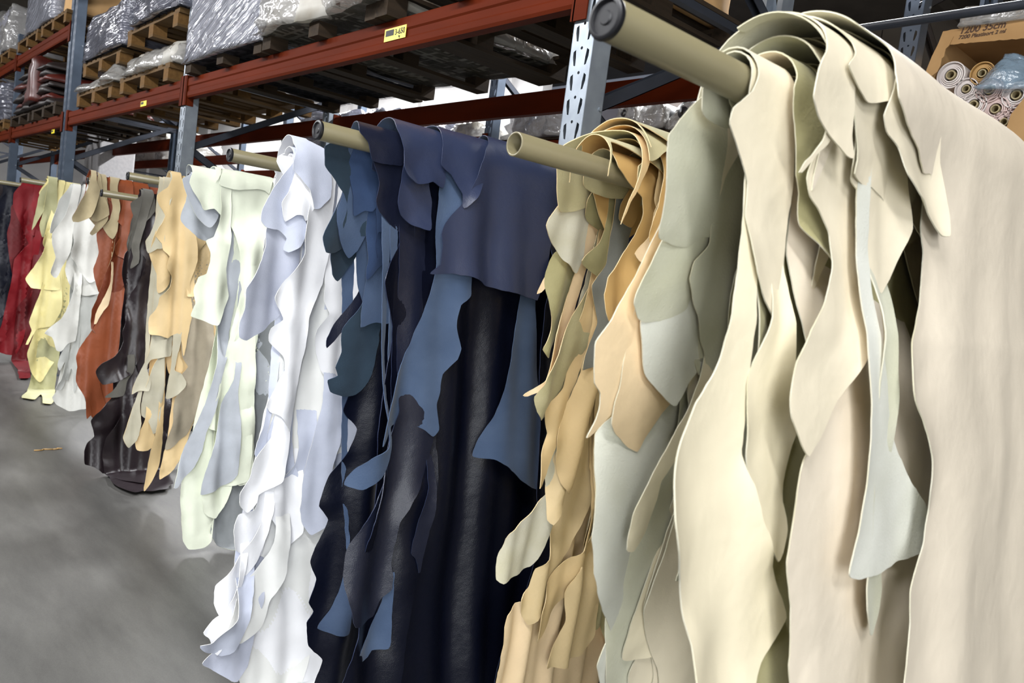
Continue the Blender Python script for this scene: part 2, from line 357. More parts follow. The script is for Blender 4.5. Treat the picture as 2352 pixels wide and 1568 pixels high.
# pallets -------------------------------------------------------------
def make_pallet(loc, mat='wood'):
    "1.2 m along the beam (y), 1.1 m deep (x)"
    e = empty('pallet', loc)
    for y in (-.53, 0, .53): MB().box((0, y - .05, 0), (1.1, y + .05, .018)).build('bottom_board', M[mat], e)
    for x in (.05, .55, 1.05):
        for y in (-.53, 0, .53): MB().box((x - .05, y - .05, .018), (x + .05, y + .05, .088)).build('block', M['block' if mat == 'wood' else mat], e)
        MB().box((x - .05, -.6, .088), (x + .05, .6, .106)).build('cross_board', M[mat], e)
    for y in (-.55, -.39, -.235, -.08, .08, .235, .39, .55): MB().box((0, y - .05, .106), (1.1, y + .05, .124)).build('top_board', M[mat], e)
    return e
_pp = {}
PG = 'wooden pallets lying across the rack beams'
def pallet(loc, label, mat='wood', tilt=0):
    if mat not in _pp: _pp[mat] = o = make_pallet((0, 0, 0), mat)
    else: o = copy_tree(_pp[mat])
    o.location = loc; o.rotation_euler = (0, 0, tilt); return tag(o, label, 'pallet', PG)
def lumpy(name, size, mat, seed, amp=.03, res=.05, taper=.0, diag=0, parent=None, cuts=None, roundness=.08, grow=0):
    "a wrapped block standing on z=0: rounded box with wrinkles"
    sx, sy, sz = size; random.seed(seed); b = MB()
    def disp(p, nrm):
        v = noise.noise(Vector((p.x * 2.3 + seed, p.y * 2.3, p.z * 2.3))) * amp * 1.6
        v += (abs(noise.noise(Vector((p.x * 3 + seed, p.y * 5 + p.z * diag, p.z * 16 - (p.y + p.x) * diag)))) - .25) * amp
        return v
    faces = {}
    nx, ny, nz = max(2, int(sx / res)), max(2, int(sy / res)), max(2, int(sz / res))
    bm = bmesh.new(); vd = {}
    def V(i, j, k):
        if (i, j, k) in vd: return vd[(i, j, k)]
        p = Vector((i / nx * sx, j / ny * sy - sy / 2, k / nz * sz)); c = Vector((sx / 2, 0, sz / 2))
        q = p.copy(); R = roundness
        lo = Vector((R, -sy / 2 + R, R * .3)); hi = Vector((sx - R, sy / 2 - R, sz - R))
        inn = Vector([min(max(q[a], lo[a]), hi[a]) for a in range(3)]); d = q - inn
        n = d.normalized() if d.length > 1e-6 else Vector((0, 0, 0))
        if d.length > 1e-6: q = inn + n * min(d.length, R if d.z >= 0 else 1)
        f = 1 - taper * (p.z / sz) ** 1.5
        q = Vector(((q.x - c.x) * f + c.x, q.y * f, q.z))
        a = disp(p, n)
        if k > 0 or True: q += n * (a + grow) if k > 0 else Vector((n.x, n.y, 0)) * (a + grow)
        if k == nz: q.z += noise.noise(Vector((p.x * 3, p.y * 3, seed))) * amp * 1.5
        vd[(i, j, k)] = bm.verts.new(q); return vd[(i, j, k)]
    for j in range(ny):
        for k in range(nz):
            bm.faces.new([V(0, j, k), V(0, j, k + 1), V(0, j + 1, k + 1), V(0, j + 1, k)]); bm.faces.new([V(nx, j, k), V(nx, j + 1, k), V(nx, j + 1, k + 1), V(nx, j, k + 1)])
    for i in range(nx):
        for k in range(nz):
            bm.faces.new([V(i, 0, k), V(i + 1, 0, k), V(i + 1, 0, k + 1), V(i, 0, k + 1)]); bm.faces.new([V(i, ny, k), V(i, ny, k + 1), V(i + 1, ny, k + 1), V(i + 1, ny, k)])
    for i in range(nx):
        for j in range(ny):
            bm.faces.new([V(i, j, nz), V(i + 1, j, nz), V(i + 1, j + 1, nz), V(i, j + 1, nz)]); bm.faces.new([V(i, j, 0), V(i, j + 1, 0), V(i + 1, j + 1, 0), V(i + 1, j, 0)])
    bmesh.ops.recalc_face_normals(bm, faces=bm.faces)
    me = bpy.data.meshes.new(name); bm.to_mesh(me); bm.free(); me.materials.append(mat)
    me.polygons.foreach_set('use_smooth', [True] * len(me.polygons))
    o = bpy.data.objects.new(name, me); COL.objects.link(o); o.parent = parent; return o
LG = 'film wrapped loads on the pallets'
def load(loc, size, label, seed, film='wrap', goods='goods', diag=5, amp=.03, taper=.03, res=.03):
    e = empty('wrapped_load', loc, label, 'wrapped goods', LG)
    lumpy('goods', size, M[goods], seed, amp * .6, .07, taper, diag, e, grow=-.02)
    lumpy('stretch_wrap', size, M[film], seed + .5, amp, res, taper, diag, e, grow=.006)
    return e
Z1 = RACKZ + .131
PT = .125
# bay over the navy and white hides
for y, d, s in ((2.55, 'nearest the galvanised post', .0), (3.7, 'in the middle under the white sacks', .01), (4.9, 'on the left under the tall diagonal wrapped load', .01)):
    pallet((1.79, y, Z1), 'weathered pallet over the navy hides, ' + d, 'woodd', s)
load((1.765, 4.9, Z1 + .06), (1.14, 1.22, 1.25), 'tall load tightly wrapped in silvery film with diagonal creases', 21, 'wrap', 'goods', 7, .012)
load((1.74, 3.68, Z1 + .07), (1.15, 1.22, .32), 'low pile of white sacks under crumpled clear film', 33, 'wrap2', 'goodsw', 1, .07, .0)
b = lumpy('cardboard_box', (1.0, .9, .8), M['card'], 5, .008, .08, 0, 0, roundness=.02); b.location = (1.88, 2.5, Z1 + PT)
tag(b, 'dark brown carton on the pallet left of the near post', 'box')
# bay over the sand hides: two pallets stacked
pallet((1.80, 6.45, Z1), 'light wooden pallet with cone shaped blocks on the beam over the sand hides, right', 'wood')
pallet((1.80, 7.85, Z1), 'light wooden pallet on the beam over the sand hides, left', 'wood')
load((1.78, 6.35, Z1 + PT), (1.15, 1.15, .2), 'milky film covered load with a peaked top, lower one beside the orange post joint', 41, 'wrap2', 'goodsw', 1, .05, .12)
load((1.78, 7.75, Z1 + PT), (1.15, 1.2, .1), 'low milky film covered load left of the peaked one', 42, 'wrap2', 'goodsw', 1, .04, .12)
pallet((1.80, 6.35, Z1 + .36), 'wooden pallet stacked on the milky peaked load', 'wood')
pallet((1.80, 7.7, Z1 + .26), 'wooden pallet stacked on the low milky load, left', 'wood')
load((1.76, 6.2, Z1 + .36 + PT), (1.2, 1.05, .55), 'upper load in grey film with a bulging round top', 43, 'wrapd', 'goods', 2, .03)
load((1.76, 7.6, Z1 + .26 + PT), (1.2, 1.3, .42), 'upper load in shiny creased grey film, left of the bulging one', 44, 'wrapd', 'goods', 4, .02, .1)
# bays on the far left
for y in (9.9, 11.2): pallet((1.8, y, Z1), 'dark wooden pallet under folded dark hides on the far left, %s' % ('right' if y < 10 else 'left'), 'woodd')
hp = empty('folded_hides', (1.76, 10.55, Z1 + PT), 'stack of folded maroon and black hides on the far left rack level', 'leather stack')
for i in range(7):
    q = lumpy('folded_hide', (1.1, 1.9 - i * .06, .09), M['maroon' if i in (1, 4) else 'darkhide'], 60 + i, .03, .06, .1, 1, hp, roundness=.04); q.location = (.02 * (i % 2), .05 * ((i * 7) % 3 - 1), i * .065)
mh = lumpy('draped_hide', (.3, .5, .5), M['maroon'], 71, .03, .05, .2, 1, hp, roundness=.06); mh.location = (-.05, -.2, .05)
Z2 = RACKZ + 1.031
for y in (9.75, 11.1): pallet((1.8, y, Z2), 'wooden pallet on the second level of the far left rack, %s' % ('right' if y < 10 else 'left'), 'wood')
load((1.78, 10.5, Z2 + PT), (1.1, 1.5, 1.1), 'white film wrapped load with a hanging film tail, high on the far left', 51, 'wrap', 'goods', 5, .015)
b = lumpy('cardboard_box', (.9, .4, .35), M['card'], 7, .006, .08, 0, 0, roundness=.015); b.location = (1.86, 9.42, Z2 + PT); tag(b, 'brown carton beside the high white wrapped load on the far left', 'box')
for y in (12.8, 14.15): pallet((1.8, y, Z1), 'wooden pallet at the left edge of the picture, first level, %s' % ('right' if y < 13 else 'left'), 'wood')
load((1.78, 13.4, Z1 + PT), (1.1, 2.2, .5), 'grey film wrapped load at the left edge, first level', 52, 'wrapd', 'goods', 3, .05)
for y in (12.8, 14.15): pallet((1.8, y, Z2), 'wooden pallet at the left edge of the picture, second level, %s' % ('right' if y < 13 else 'left'), 'wood')
load((1.78, 13.3, Z2 + PT), (1.1, 2.0, .6), 'pale film wrapped load at the left edge, second level', 53, 'wrap2', 'goods', 3, .05)

# second row of racking, back to back with the first
XB, XB2 = 3.22, 4.28
for k, y in enumerate((-1.9, 1.85, 5.3, 9.3, 13.1, 16.5)):
    rack_frame((XB2, y, 0), 4.6, 'galvanised upright frame of the racks behind, %s' % ('nearest', 'second', 'third, beyond the film wrapped bundle', 'fourth', 'fifth, left of the nearest steel post pair', 'last')[k], depth=1.0, mat='galvd', group='upright frames of the rear racks')
    if k < 5:
        y2 = (-1.9, 1.85, 5.3, 9.3, 13.1, 16.5)[k + 1]; wh = ('nearest', 'second', 'third', 'fourth', 'fifth')[k] + ' bay'
        zz = EYE + (.80, .98, 1.05, 1.05, 1.05)[k]
        rack_beam(XB2 - .004, y + .1, y2, zz, 'orange front beam of the racks behind, ' + wh, group='orange beams of the rear racks')
        rack_beam(XB2 + 1.089, y + .1, y2, zz, 'orange rear beam of the racks behind, ' + wh, flip=True, group='orange beams of the rear racks')
# blue-grey tie bar high behind the cream hides
a = at(1960, 66, 0, 2.93); c = at(2345, 14, 0, 2.93)
d = (a - c).normalized(); zt = (a.z + c.z) / 2
tb = MB().tube((2.93, -1.9, zt), (2.93, 1.9, zt), .016, 12).build('tie_bar', M['brace'], None, True); tag(tb, 'blue grey steel tie bar running behind the cream hides under the dark ceiling', 'bar')

# goods on the rear rack -------------------------------------------------
def bundle(px, py, X, size, label, seed, film='wrap2', goods='goods'):
    p = at(px, py, 0, X); e = empty('wrapped_bundle', p, label, 'wrapped goods', 'film wrapped bundles on the rear racks')
    lumpy('goods', size, M[goods], seed, .05, .05, .05, 3, e, roundness=.12, grow=-.015); lumpy('stretch_wrap', size, M[film], seed + .3, .08, .03, .05, 3, e, roundness=.12, grow=.01)
    return e
def bundle_at(y, size, label, seed, film='wrap2', goods='goods', x=4.3, z=None):
    e = empty('wrapped_bundle', (x, y, EYE + 1.131 if z is None else z), label, 'wrapped goods', 'film wrapped bundles on the rear racks')
    lumpy('goods', size, M[goods], seed, .05, .05, .05, 3, e, roundness=.12, grow=-.015); lumpy('stretch_wrap', size, M[film], seed + .3, .08, .03, .05, 3, e, roundness=.12, grow=.01)
bundle_at(4.5, (.9, 1.25, .36), 'glittering clear film wrapped bundle between the rear post and the near post', 81)
bundle_at(5.75, (.9, .4, .25), 'small pale wrapped bundle left of the glittering one, by the thin rear post', 82, 'wrap2', 'goodsw')
bundle_at(3.3, (.8, .3, .12), 'low film wrapped bundle behind the tan hides', 84)
bundle_at(15.0, (1.0, 2.2, .5), 'white film bundle low on the racks behind at the far left', 87, 'wrap2', 'goodsw', z=EYE + 1.181)
bundle_at(8.0, (1.0, 2.0, .45), 'film wrapped load on the racks behind, over the white hides', 86, 'wrapd')
def roll(p, r, L, mat, core, label, name='fabric_roll', group='material rolls stacked in the torn cardboard box', wraps=5):
    "spiral wound roll, open end facing the aisle (-x)"
    e = empty(name, p, label, 'roll', group); b = MB(); n = 28; ri = r * .34
    for k in range(wraps):
        ro = r - (r - ri * 1.25) * k / wraps; rr = ro - (r - ri * 1.25) / wraps * .72; off = .006 * ((k * 3) % 4)
        b.lathe((off, 0, 0), (1, 0, 0), [(L - off, ro), (0, ro), (0, rr), (.05, rr)], n)
    autosmooth(b.build('sheet_material', mat, e, True), 30)
    _c = MB().lathe((-.004, 0, 0), (1, 0, 0), [(L, ri), (0, ri), (0, ri * .72), (L, ri * .72)], n).build('core_tube', core, e, True); autosmooth(_c, 30)
    return e
XO = 4.27; KX = 1.1
pts = [((2184, 172), .062, 'paper', 'white roll, upper left, beside the torn box wall'), ((2256, 168), .052, 'tanr', 'tan roll with a loose outer turn, at the top'),
       ((2219, 204), .05, 'paper', 'small white roll under the upper left one'), ((2272, 206), .057, 'pinkr', 'pinkish roll under the tan one'),
       ((2334, 218), .058, 'paper', 'white roll at the right edge under the blue bag'), ((2236, 240), .055, 'paper', 'white roll half hidden by the cream hide'),
       ((2286, 250), .057, 'pinkr', 'pinkish roll below the other pinkish one'), ((2306, 280), .052, 'pinkr', 'lowest pinkish roll by the cardboard flap'),
       ((2345, 262), .052, 'pinkr', 'pinkish roll behind the cardboard flap')]
for (px, py), r, m, l in pts: roll(at(px, py, 0, XO), r * KX, .85, M[m], M['core'], l)
bc = at(2270, 200, 0, XO)
bx = empty('roll_box', (XO - .03, bc.y, bc.z), 'torn brown cardboard box lying open, filled with pale material rolls', 'box')
tl = at(2172, 85, 0, XO - .03) - bx.location; bl = at(2118, 175, 0, XO - .03) - bx.location
yr = -1.3; zt = tl.z; zb = EYE + .966 - bx.location.z
MB().box((0, yr, zt - .0), (1.0, tl.y, zt + .012)).build('top_panel', M['card'], bx)
lf = MB(); lf.add([(0, tl.y, zt), (0, tl.y + .012, zt), (0, bl.y + .03, zb), (0, bl.y + .018, zb), (1, tl.y, zt), (1, tl.y + .012, zt), (1, bl.y + .03, zb), (1, bl.y + .018, zb)], [(0, 1, 2, 3), (4, 7, 6, 5), (0, 4, 5, 1), (3, 2, 6, 7), (0, 3, 7, 4), (1, 5, 6, 2)])
lf.build('side_panel', M['card'], bx)
MB().box((.98, yr, zb), (1.0, tl.y + .1, zt)).build('back_panel', M['dark'], bx)  # near-black colour paints the shade deep inside the cardboard box
MB().box((0, yr, zb - .01), (1, bl.y + .03, zb)).build('bottom_panel', M['card'], bx)
# top front flap with handwriting, jagged
a0 = at(2172, 103, 0, XO - .04) - bx.location; a1 = at(2352, 88, 0, XO - .04) - bx.location; b0 = at(2166, 72, 0, XO - .04) - bx.location; b1 = at(2352, 40, 0, XO - .04) - bx.location
fl = MB(); N = 30; vs = []
for i in range(N + 1):
    u = i / N * 1.6; lo = a0.lerp(a1, u); hi = b0.lerp(b1, u); jj = noise.noise(Vector((i * .9, 0, 0))) * .006
    vs += [(-.01, lo.y, lo.z + jj), (-.01, hi.y, hi.z - jj), (-.004, lo.y, lo.z + jj), (-.004, hi.y, hi.z - jj)]
for i in range(N):
    k = i * 4; fl.add([], []); fl.f += [(k, k + 1, k + 5, k + 4), (k + 2, k + 6, k + 7, k + 3), (k, k + 4, k + 6, k + 2), (k + 1, k + 3, k + 7, k + 5)]
fl.v = vs; fo = fl.build('front_flap', M['card'], bx)
M['pen'] = mottled('pen_ink', S(84, 62, 50), None, 20, .8, .02)
for s, px, py, sz in (('1200 35cm', 2202, 78, .046), ('7200 Plastisort 2 ml', 2200, 90, .026)):
    q = at(px, py, 0, XO - .045) - bx.location
    text_mesh(s, sz, M['pen'], fo, Matrix.Translation((-.0125, q.y, q.z)) @ AISLEFACE @ Matrix.Rotation(.02, 4, 'Z') @ Matrix(((1, .25, 0, 0), (0, 1, 0, 0), (0, 0, 1, 0), (0, 0, 0, 1))), 'handwriting')
# torn corner strip on the left and flap on the right
def quad_board(pp, name, parent, mat, X, t=.006, jag=.006):
    vs = []; P = [at(x, y, 0, X) - parent.location for x, y in pp]; b = MB(); n = len(P)
    b.add([(p.x, p.y, p.z) for p in P] + [(p.x + t, p.y, p.z) for p in P], [tuple(range(n)), tuple(range(2 * n - 1, n - 1, -1))] + [(i, i + n, (i + 1) % n + n, (i + 1) % n) for i in range(n)])
    return b.build(name, mat, parent)
quad_board([(2166, 72), (2190, 84), (2180, 104), (2172, 112), (2168, 130), (2163, 134), (2160, 150), (2152, 165), (2120, 190), (2128, 160), (2140, 130), (2155, 100)], 'torn_edge', bx, M['card'], XO - .045)
quad_board([(2312, 292), (2322, 262), (2352, 225), (2420, 160), (2420, 330), (2352, 330), (2330, 312)], 'right_flap', bx, M['card'], XO - .06)
fw = lumpy('box_film', (.05, 1.1, .09), M['wrap2'], 91, .03, .02, 0, 4, bx, roundness=.03); fw.location = (-.05, b1.y - .28, b0.z - .0); fw['label'] = 'clear film bunched over the box edge'
bg = lumpy('plastic_bag', (.2, .22, .2), M['bag'], 92, .05, .015, .25, 3, None, roundness=.09); bg.location = at(2318, 203, 0, XO - .06); tag(bg, 'bluish clear plastic bag knotted over a roll end in the box', 'plastic bag')
for k, (px, py) in enumerate(((1438, 262), (1503, 262), (1572, 262))):
    p = at(px, py, 0, 4.24); e = empty('wrapped_roll', p, ('dark roll in clear film, nearest the galvanised post', 'dark roll with white sheet, middle of three above the tan hides', 'dark roll wrapped in film, right of three above the tan hides')[k], 'roll', 'dark rolls on the rear rack')
    MB().lathe((0, 0, 0), (1, 0, 0), [(1, .095), (.02, .095), (0, .08), (-.015, .04), (-.03, .012)], 24).build('roll_body', M['cap'], e, True)
    q = lumpy('film_end', (.14, .22, .2), M['wrap2'], 95 + k, .04, .02, .1, 3, e, roundness=.1); q.location = (-.03, 0, -.1)
p = at(1552, 258, 0, 4.5); q = MB().lathe((0, 0, 0), (1, .15, .02), [(1.0, .13), (0, .13), (0, .02)], 24).build('sheet_roll', M['paper'], None, True, loc=p); tag(q, 'bright white rolled sheet between the dark roll ends', 'roll')
# shelf board carrying the rolls
sb = MB().box((XB2 - .02, -1.75, EYE + .932), (XB2 + 1.1, 1.8, EYE + .95)).build('shelf_board', M['woodd']); tag(sb, 'wooden shelf board on the racks behind, under the torn box of rolls', 'shelf')
sb = MB().box((XB2 - .02, 2.0, EYE + 1.112), (XB2 + 1.1, 6.1, EYE + 1.13)).build('shelf_board', M['woodd']); tag(sb, 'wooden shelf board on the racks behind, under the film wrapped bundles', 'shelf')
# small red sign on the white wall
p = at(469, 400, 0, 8.5); sg = MB().box((8.5, p.y - .32, p.z - .12), (8.52, p.y + .32, p.z + .16)).build('fire_sign', M['signred'])
tag(sg, 'small red and white fire sign on the white wall, seen through the rack', 'sign'); MB().box((8.49, p.y - .05, p.z - .1), (8.5, p.y + .12, p.z + .1)).build('pictogram', M['signwhite'], sg)
# twig on the floor
p0 = at(78, 1034, 2, .004); p1 = at(147, 1029, 2, .004); tw = MB(); pr = p0
for i in range(1, 8):
    q = p0.lerp(p1, i / 7) + Vector((.02 * math.sin(i * 1.7), .01 * math.cos(i * 2.1), 0)); tw.tube(pr, q, .005, 6); pr = q
tag(tw.build('twig', M['tanr'], None, True), 'thin tan scrap strip lying on the grey floor in the aisle', 'scrap')

# ------------------------------------------------------------------ hides over poles
def fbm(x, y, z, o=2): return noise.fractal(Vector((x, y, z)), 1.0, 2.0, o)
KS = .8045                       # measured distances -> metres
class Pile:
    def __init__(s, key, Y, H, tip, end, kind, res=.016, flare=.06, bflare=.04, fold=.016, lam=.2, capped=True, seed=0, bulge=0, rp=.0233):
        Y *= KS; H *= KS; tip *= KS; res *= KS; fold *= KS; lam *= KS
        if H < .27: end = XR - .046
        s.key, s.Y, s.z, s.kind, s.res, s.fl, s.bf, s.fold, s.lam, s.seed = key, Y, EYE + H, kind, res, flare, bflare, fold, lam, seed
        s.n = 0; s.bulge = bulge; s.tip = tip
        e = empty('hide_pole', (tip, Y, s.z), 'khaki painted steel pole ' + capped[1] if isinstance(capped, tuple) else 'khaki painted steel pole', 'pole', 'poles the hides hang over')
        L = end - tip
        MB().lathe((0, 0, 0), (1, 0, 0), [(L, rp), (.001, rp), (0, rp - .0008), (0, rp - .0032), (.001, rp - .004), (L, rp - .004)], 40).build('tube', [M['pole']], e, True)
        if capped[0]:
            c = MB().lathe((0, 0, 0), (1, 0, 0), [(.0, rp + .0005), (-.003, rp + .0015), (-.0065, rp + .0005), (-.008, rp - .002), (-.008, rp * .82), (-.005, rp * .76), (-.005, rp * .35), (-.0065, rp * .3), (-.0065, .0001)], 40).build('end_cap', M['cap'], e, True)
            autosmooth(c, 40)
    def prof(s, t, r):
        "t<0 back of the pole, t>0 the side facing the viewer; returns y, z, normal y, normal z"
        q = r * PI / 2; a = abs(t); sg = 1 if t >= 0 else -1
        if a <= q:
            A = a / r; return s.Y - sg * r * math.sin(A), s.z + r * math.cos(A), -sg * math.sin(A), math.cos(A)
        d = a - q; f = s.fl if sg > 0 else s.bf
        o = r + f * d * min(1, d / .3) + (s.bulge * math.sin(min(1, d / 2.0) * PI) if sg > 0 else 0)
        zz = s.z - d
        if zz < .012: o += (.012 - zz) * .8; zz = .012 + .02 * r * 5
        return s.Y - sg * o, zz, -sg * .98, .1
    def inv(s, px, py, r, side):
        v = ray(px, py); e = v.z / v.y
        key = (round(r, 4), side)
        if not hasattr(s, '_t'): s._t = {}
        if key not in s._t:
            ts = np.arange(0 if side > 0 else 0, 4.0, .004) * side; P = [s.prof(t, r)[:2] for t in ts]
            ys = np.array([p[0] for p in P]); zs = np.array([p[1] - EYE for p in P]); es = zs / ys; k = int(np.argmax(es[:150]))
            es = np.minimum.accumulate(es[k:]); s._t[key] = (ts[k:], ys[k:], es)
        ts, ys, es = s._t[key]
        if e >= es[0]: t = ts[0] - side * (e - es[0]) * ys[0] * 1.6; y = ys[0]
        else:
            i = int(np.searchsorted(-es, -e)); i = min(max(i, 1), len(ts) - 1)
            u = (es[i - 1] - e) / max(1e-9, es[i - 1] - es[i]); u = min(1, max(0, u)); t = ts[i - 1] + (ts[i] - ts[i - 1]) * u; y = ys[i - 1] + (ys[i] - ys[i - 1]) * u
        return v.x / v.y * y, t
    def folds(s, x, t):
        d = abs(t); a = s.fold * min(1, max(0, (d - .05) / .5)); ph = s.seed * 1.7; l = s.lam
        xx = x + .05 * fbm(x * 1.2, t * .8, ph)
        return a * (math.sin(2 * PI * xx / l + ph + .5 * t) + .6 * math.sin(2 * PI * xx / (l * .57) + 2 * ph - .9 * t) + .5 * fbm(x * 5, t * 1.2, ph + 9))
PILES = {}
def smooth_path(pts, step, closed=True):
    P = [np.array(pts[0], float)]; out = []
    for p in pts[1:]:
        if math.hypot(p[0] - P[-1][0], p[1] - P[-1][1]) > 1e-4: P.append(np.array(p, float))
    n = len(P)
    for i in range(n):
        p0, p1, p2, p3 = P[i - 1], P[i], P[(i + 1) % n], P[(i + 2) % n]
        L = np.linalg.norm(p2 - p1); k = max(1, int(math.ceil(L / step)))
        # centripetal-ish tension so long/short neighbours do not overshoot
        m1 = (p2 - p0) * .5 * min(1, L / (np.linalg.norm(p2 - p0) + 1e-9) * 1.0); m2 = (p3 - p1) * .5 * min(1, L / (np.linalg.norm(p3 - p1) + 1e-9) * 1.0)
        for j in range(k):
            u = j / k; h = 2 * u**3 - 3 * u**2 + 1; g = u**3 - 2 * u**2 + u
            out.append(p1 * h + m1 * g + p2 * (1 - h) + m2 * (u**3 - u**2))
    return np.array(out)
def hide_mesh(pile, outline, r, mats, label, group, curl=.02, thick=.0018, jag=.0025, own=.008, sd=0, flip=False, stem=None):
    rr = r + (stem[2] if stem else 0)
    res = pile.res; P = smooth_path(outline, res * .9)
    # small nibbles along the cut edge
    for i in range(len(P)):
        P[i] += np.array((fbm(P[i][0] * 30, P[i][1] * 30, sd), fbm(P[i][0] * 30 + 50, P[i][1] * 30, sd))) * jag
    keep = [P[0]]
    for p in P[1:]:
        if np.linalg.norm(p - keep[-1]) > res * .35: keep.append(p)
    P = np.array(keep)
    lo = P.min(0); hi = P.max(0)
    gx = np.arange(lo[0], hi[0], res); gy = np.arange(lo[1], hi[1], res * .87)
    X, T = np.meshgrid(gx, gy); X[1::2] += res / 2; G = np.stack([X.ravel(), T.ravel()], 1)
    ins = np.zeros(len(G), bool); A = P; B = np.roll(P, -1, 0)
    for (x1, y1), (x2, y2) in zip(A, B):
        if y1 == y2: continue
        c = ((y1 > G[:, 1]) != (y2 > G[:, 1])) & (G[:, 0] < (x2 - x1) * (G[:, 1] - y1) / (y2 - y1) + x1); ins ^= c
    G = G[ins]
    if len(G):
        dist = np.full(len(G), 9.)
        for k in range(0, len(P), 64):
            dd = np.linalg.norm(G[:, None, :] - P[None, k:k + 64, :], axis=2).min(1); dist = np.minimum(dist, dd)
        G = G[dist > res * .5]; dist = dist[dist > res * .5]
    else: dist = np.zeros(0)
    vs = [Vector(p) for p in P] + [Vector(g) for g in G]; n = len(P)
    ov, oe, of, ogv, *_ = delaunay_2d_cdt(vs, [(i, (i + 1) % n) for i in range(n)], [], 0, 1e-6)
    dv = []
    for g in ogv:
        i = g[0] if g else 0; dv.append(0 if i < n else float(dist[i - n]))
    # keep triangles whose centre is inside the outline
    C = np.array([[(ov[f[0]].x + ov[f[1]].x + ov[f[2]].x) / 3, (ov[f[0]].y + ov[f[1]].y + ov[f[2]].y) / 3] for f in of]); ins = np.zeros(len(C), bool)
    for (x1, y1), (x2, y2) in zip(A, B):
        if y1 == y2: continue
        c = ((y1 > C[:, 1]) != (y2 > C[:, 1])) & (C[:, 0] < (x2 - x1) * (C[:, 1] - y1) / (y2 - y1) + x1); ins ^= c
    fs = [tuple(f) for f, k in zip(of, ins) if k]
    co = []
    for v, d in zip(ov, dv):
        x, t = v.x, v.y
        y, z, ny, nz = pile.prof(t, r)
        h = pile.folds(x, t) + own * 1.5 * fbm(x * 4, t * 2.2, pile.seed * 5 + rr * 10) * min(1, abs(t) / .25)
        far = min(1, max(0, (abs(t) - r) / .15))
        cu = 1 if not stem else min(1, max(0, (abs(t) - stem[0] - stem[1] * .6) / (stem[1] * .5)))
        h += cu * curl * far * math.exp(-d / .06) * max(0, .35 + 1.9 * fbm(x * 4 + sd, t * 4, sd + 3))
        if stem:        # the hidden upper part runs closer to the pole (or further back) and comes out where it shows
            q = r * PI / 2; u = min(1, max(0, (abs(t) - stem[0]) / stem[1])); h += (stem[2] - r) * (1 - 0) * 0 + (stem[2]) * u * u * (3 - 2 * u)
        z2 = z + nz * h
        co.append((x, y + ny * h, max(z2, .006 + .012 * abs(fbm(x * 9, y * 9, sd)))))
    me = bpy.data.meshes.new('leather_hide'); me.from_pydata(co, [], fs); me.update()
    me.polygons.foreach_set('use_smooth', [True] * len(me.polygons))
    # make the outer face the one looking away from the pole
    tot = 0
    for p in list(me.polygons)[::17]:
        v = p.center; tot += p.normal.y * (-1 if v.y < pile.Y else 1) + p.normal.z * .2
    if (tot < 0) != flip: me.flip_normals()
    me.materials.append(M[mats[0]]); me.materials.append(M[mats[1]]); me.materials.append(M[mats[2] if len(mats) > 2 else mats[1]])
    o = bpy.data.objects.new('leather_hide', me); COL.objects.link(o)
    so = o.modifiers.new('thickness', 'SOLIDIFY'); so.thickness = thick; so.offset = 0; so.material_offset = 1; so.material_offset_rim = 2
    es = o.modifiers.new('edges', 'EDGE_SPLIT'); es.split_angle = math.radians(55)
    return tag(o, label, 'leather hide', group)
CROPS = {'F': (0, 0, 1), 'K1': (0, 350, 3.336), 'K2': (380, 300, 2.6133), 'K3': (400, 900, 2.3478), 'K4': (700, 250, 2.24), 'K5': (1100, 230, 2.24),
         'K6': (1100, 868, 2.24), 'K7': (1652, 0, 2.24), 'K8': (1652, 868, 2.24), 'K9': (0, 750, 3.136)}
_cnt = [0]
def hide(pk, crop, r, mats, label, pts, over=.5, side=1, curl=.02, own=.009, thick=None):
    r *= KS * (.81 if pk == 'A' else 1); over = over * KS if over > .12 else over
    "a hide whose outline on the viewer's side follows the photograph; it carries on over the pole and hangs 'over' metres down the other side"
    p = PILES[pk]; ox, oy, sc = CROPS[crop]; _cnt[0] += 1; sd = _cnt[0] * 3.17
    rnd = random.Random(_cnt[0])
    L = [p.inv(ox + a / sc, oy + b / sc, r, side) for a, b in pts]
    st = None; first = min(abs(L[1][1]), abs(L[-2][1])); up = max(abs(L[0][1]), abs(L[-1][1]))
    if first - up > .28 and len(L) > 5:
        rs = (.0325 + .0011 * (_cnt[0] % 7)) * KS if side > 0 else r + .02
        dq = (r - rs) * PI / 2; L = [(x, t - side * dq * min(1, abs(t) / (abs(first) + 1e-6))) for x, t in L]
        tv = first - dq; st = (tv - .26, .24, (r - rs)); r = rs
    x0, t0 = L[0]; x1, t1 = L[-1]
    s = -side
    if side > 0: L = [(x, max(t, -.6)) for x, t in L]
    oe = over
    mid = (x0 + x1) / 2
    if side < 0:
        L = [(x, min(t, -r * 1.15)) for x, t in L]; tail = []
    elif over > .12:
        tail = [(x1 + rnd.uniform(-.02, .04), s * .02), (x1 + rnd.uniform(-.03, .03), s * oe * .5), (x1 - .02, s * oe * .8), (mid + (x1 - mid) * .4, s * oe * rnd.uniform(.9, 1.1)), (mid, s * oe * rnd.uniform(.8, 1.15)),
                (mid + (x0 - mid) * .5, s * oe), (x0 + .02, s * oe * .8), (x0 + rnd.uniform(.0, .04), s * oe * .45), (x0 + rnd.uniform(0, .02), s * .02)]
    else: tail = [(x1, s * over), (x0, s * over)]
    if side > 0: tail = [(a, min(b, min(t0, t1) - .01)) for a, b in tail]
    return hide_mesh(p, L + tail, r, mats, label, p.kind, curl, thick or .0018, own=own, sd=sd, flip=side < 0, stem=st)
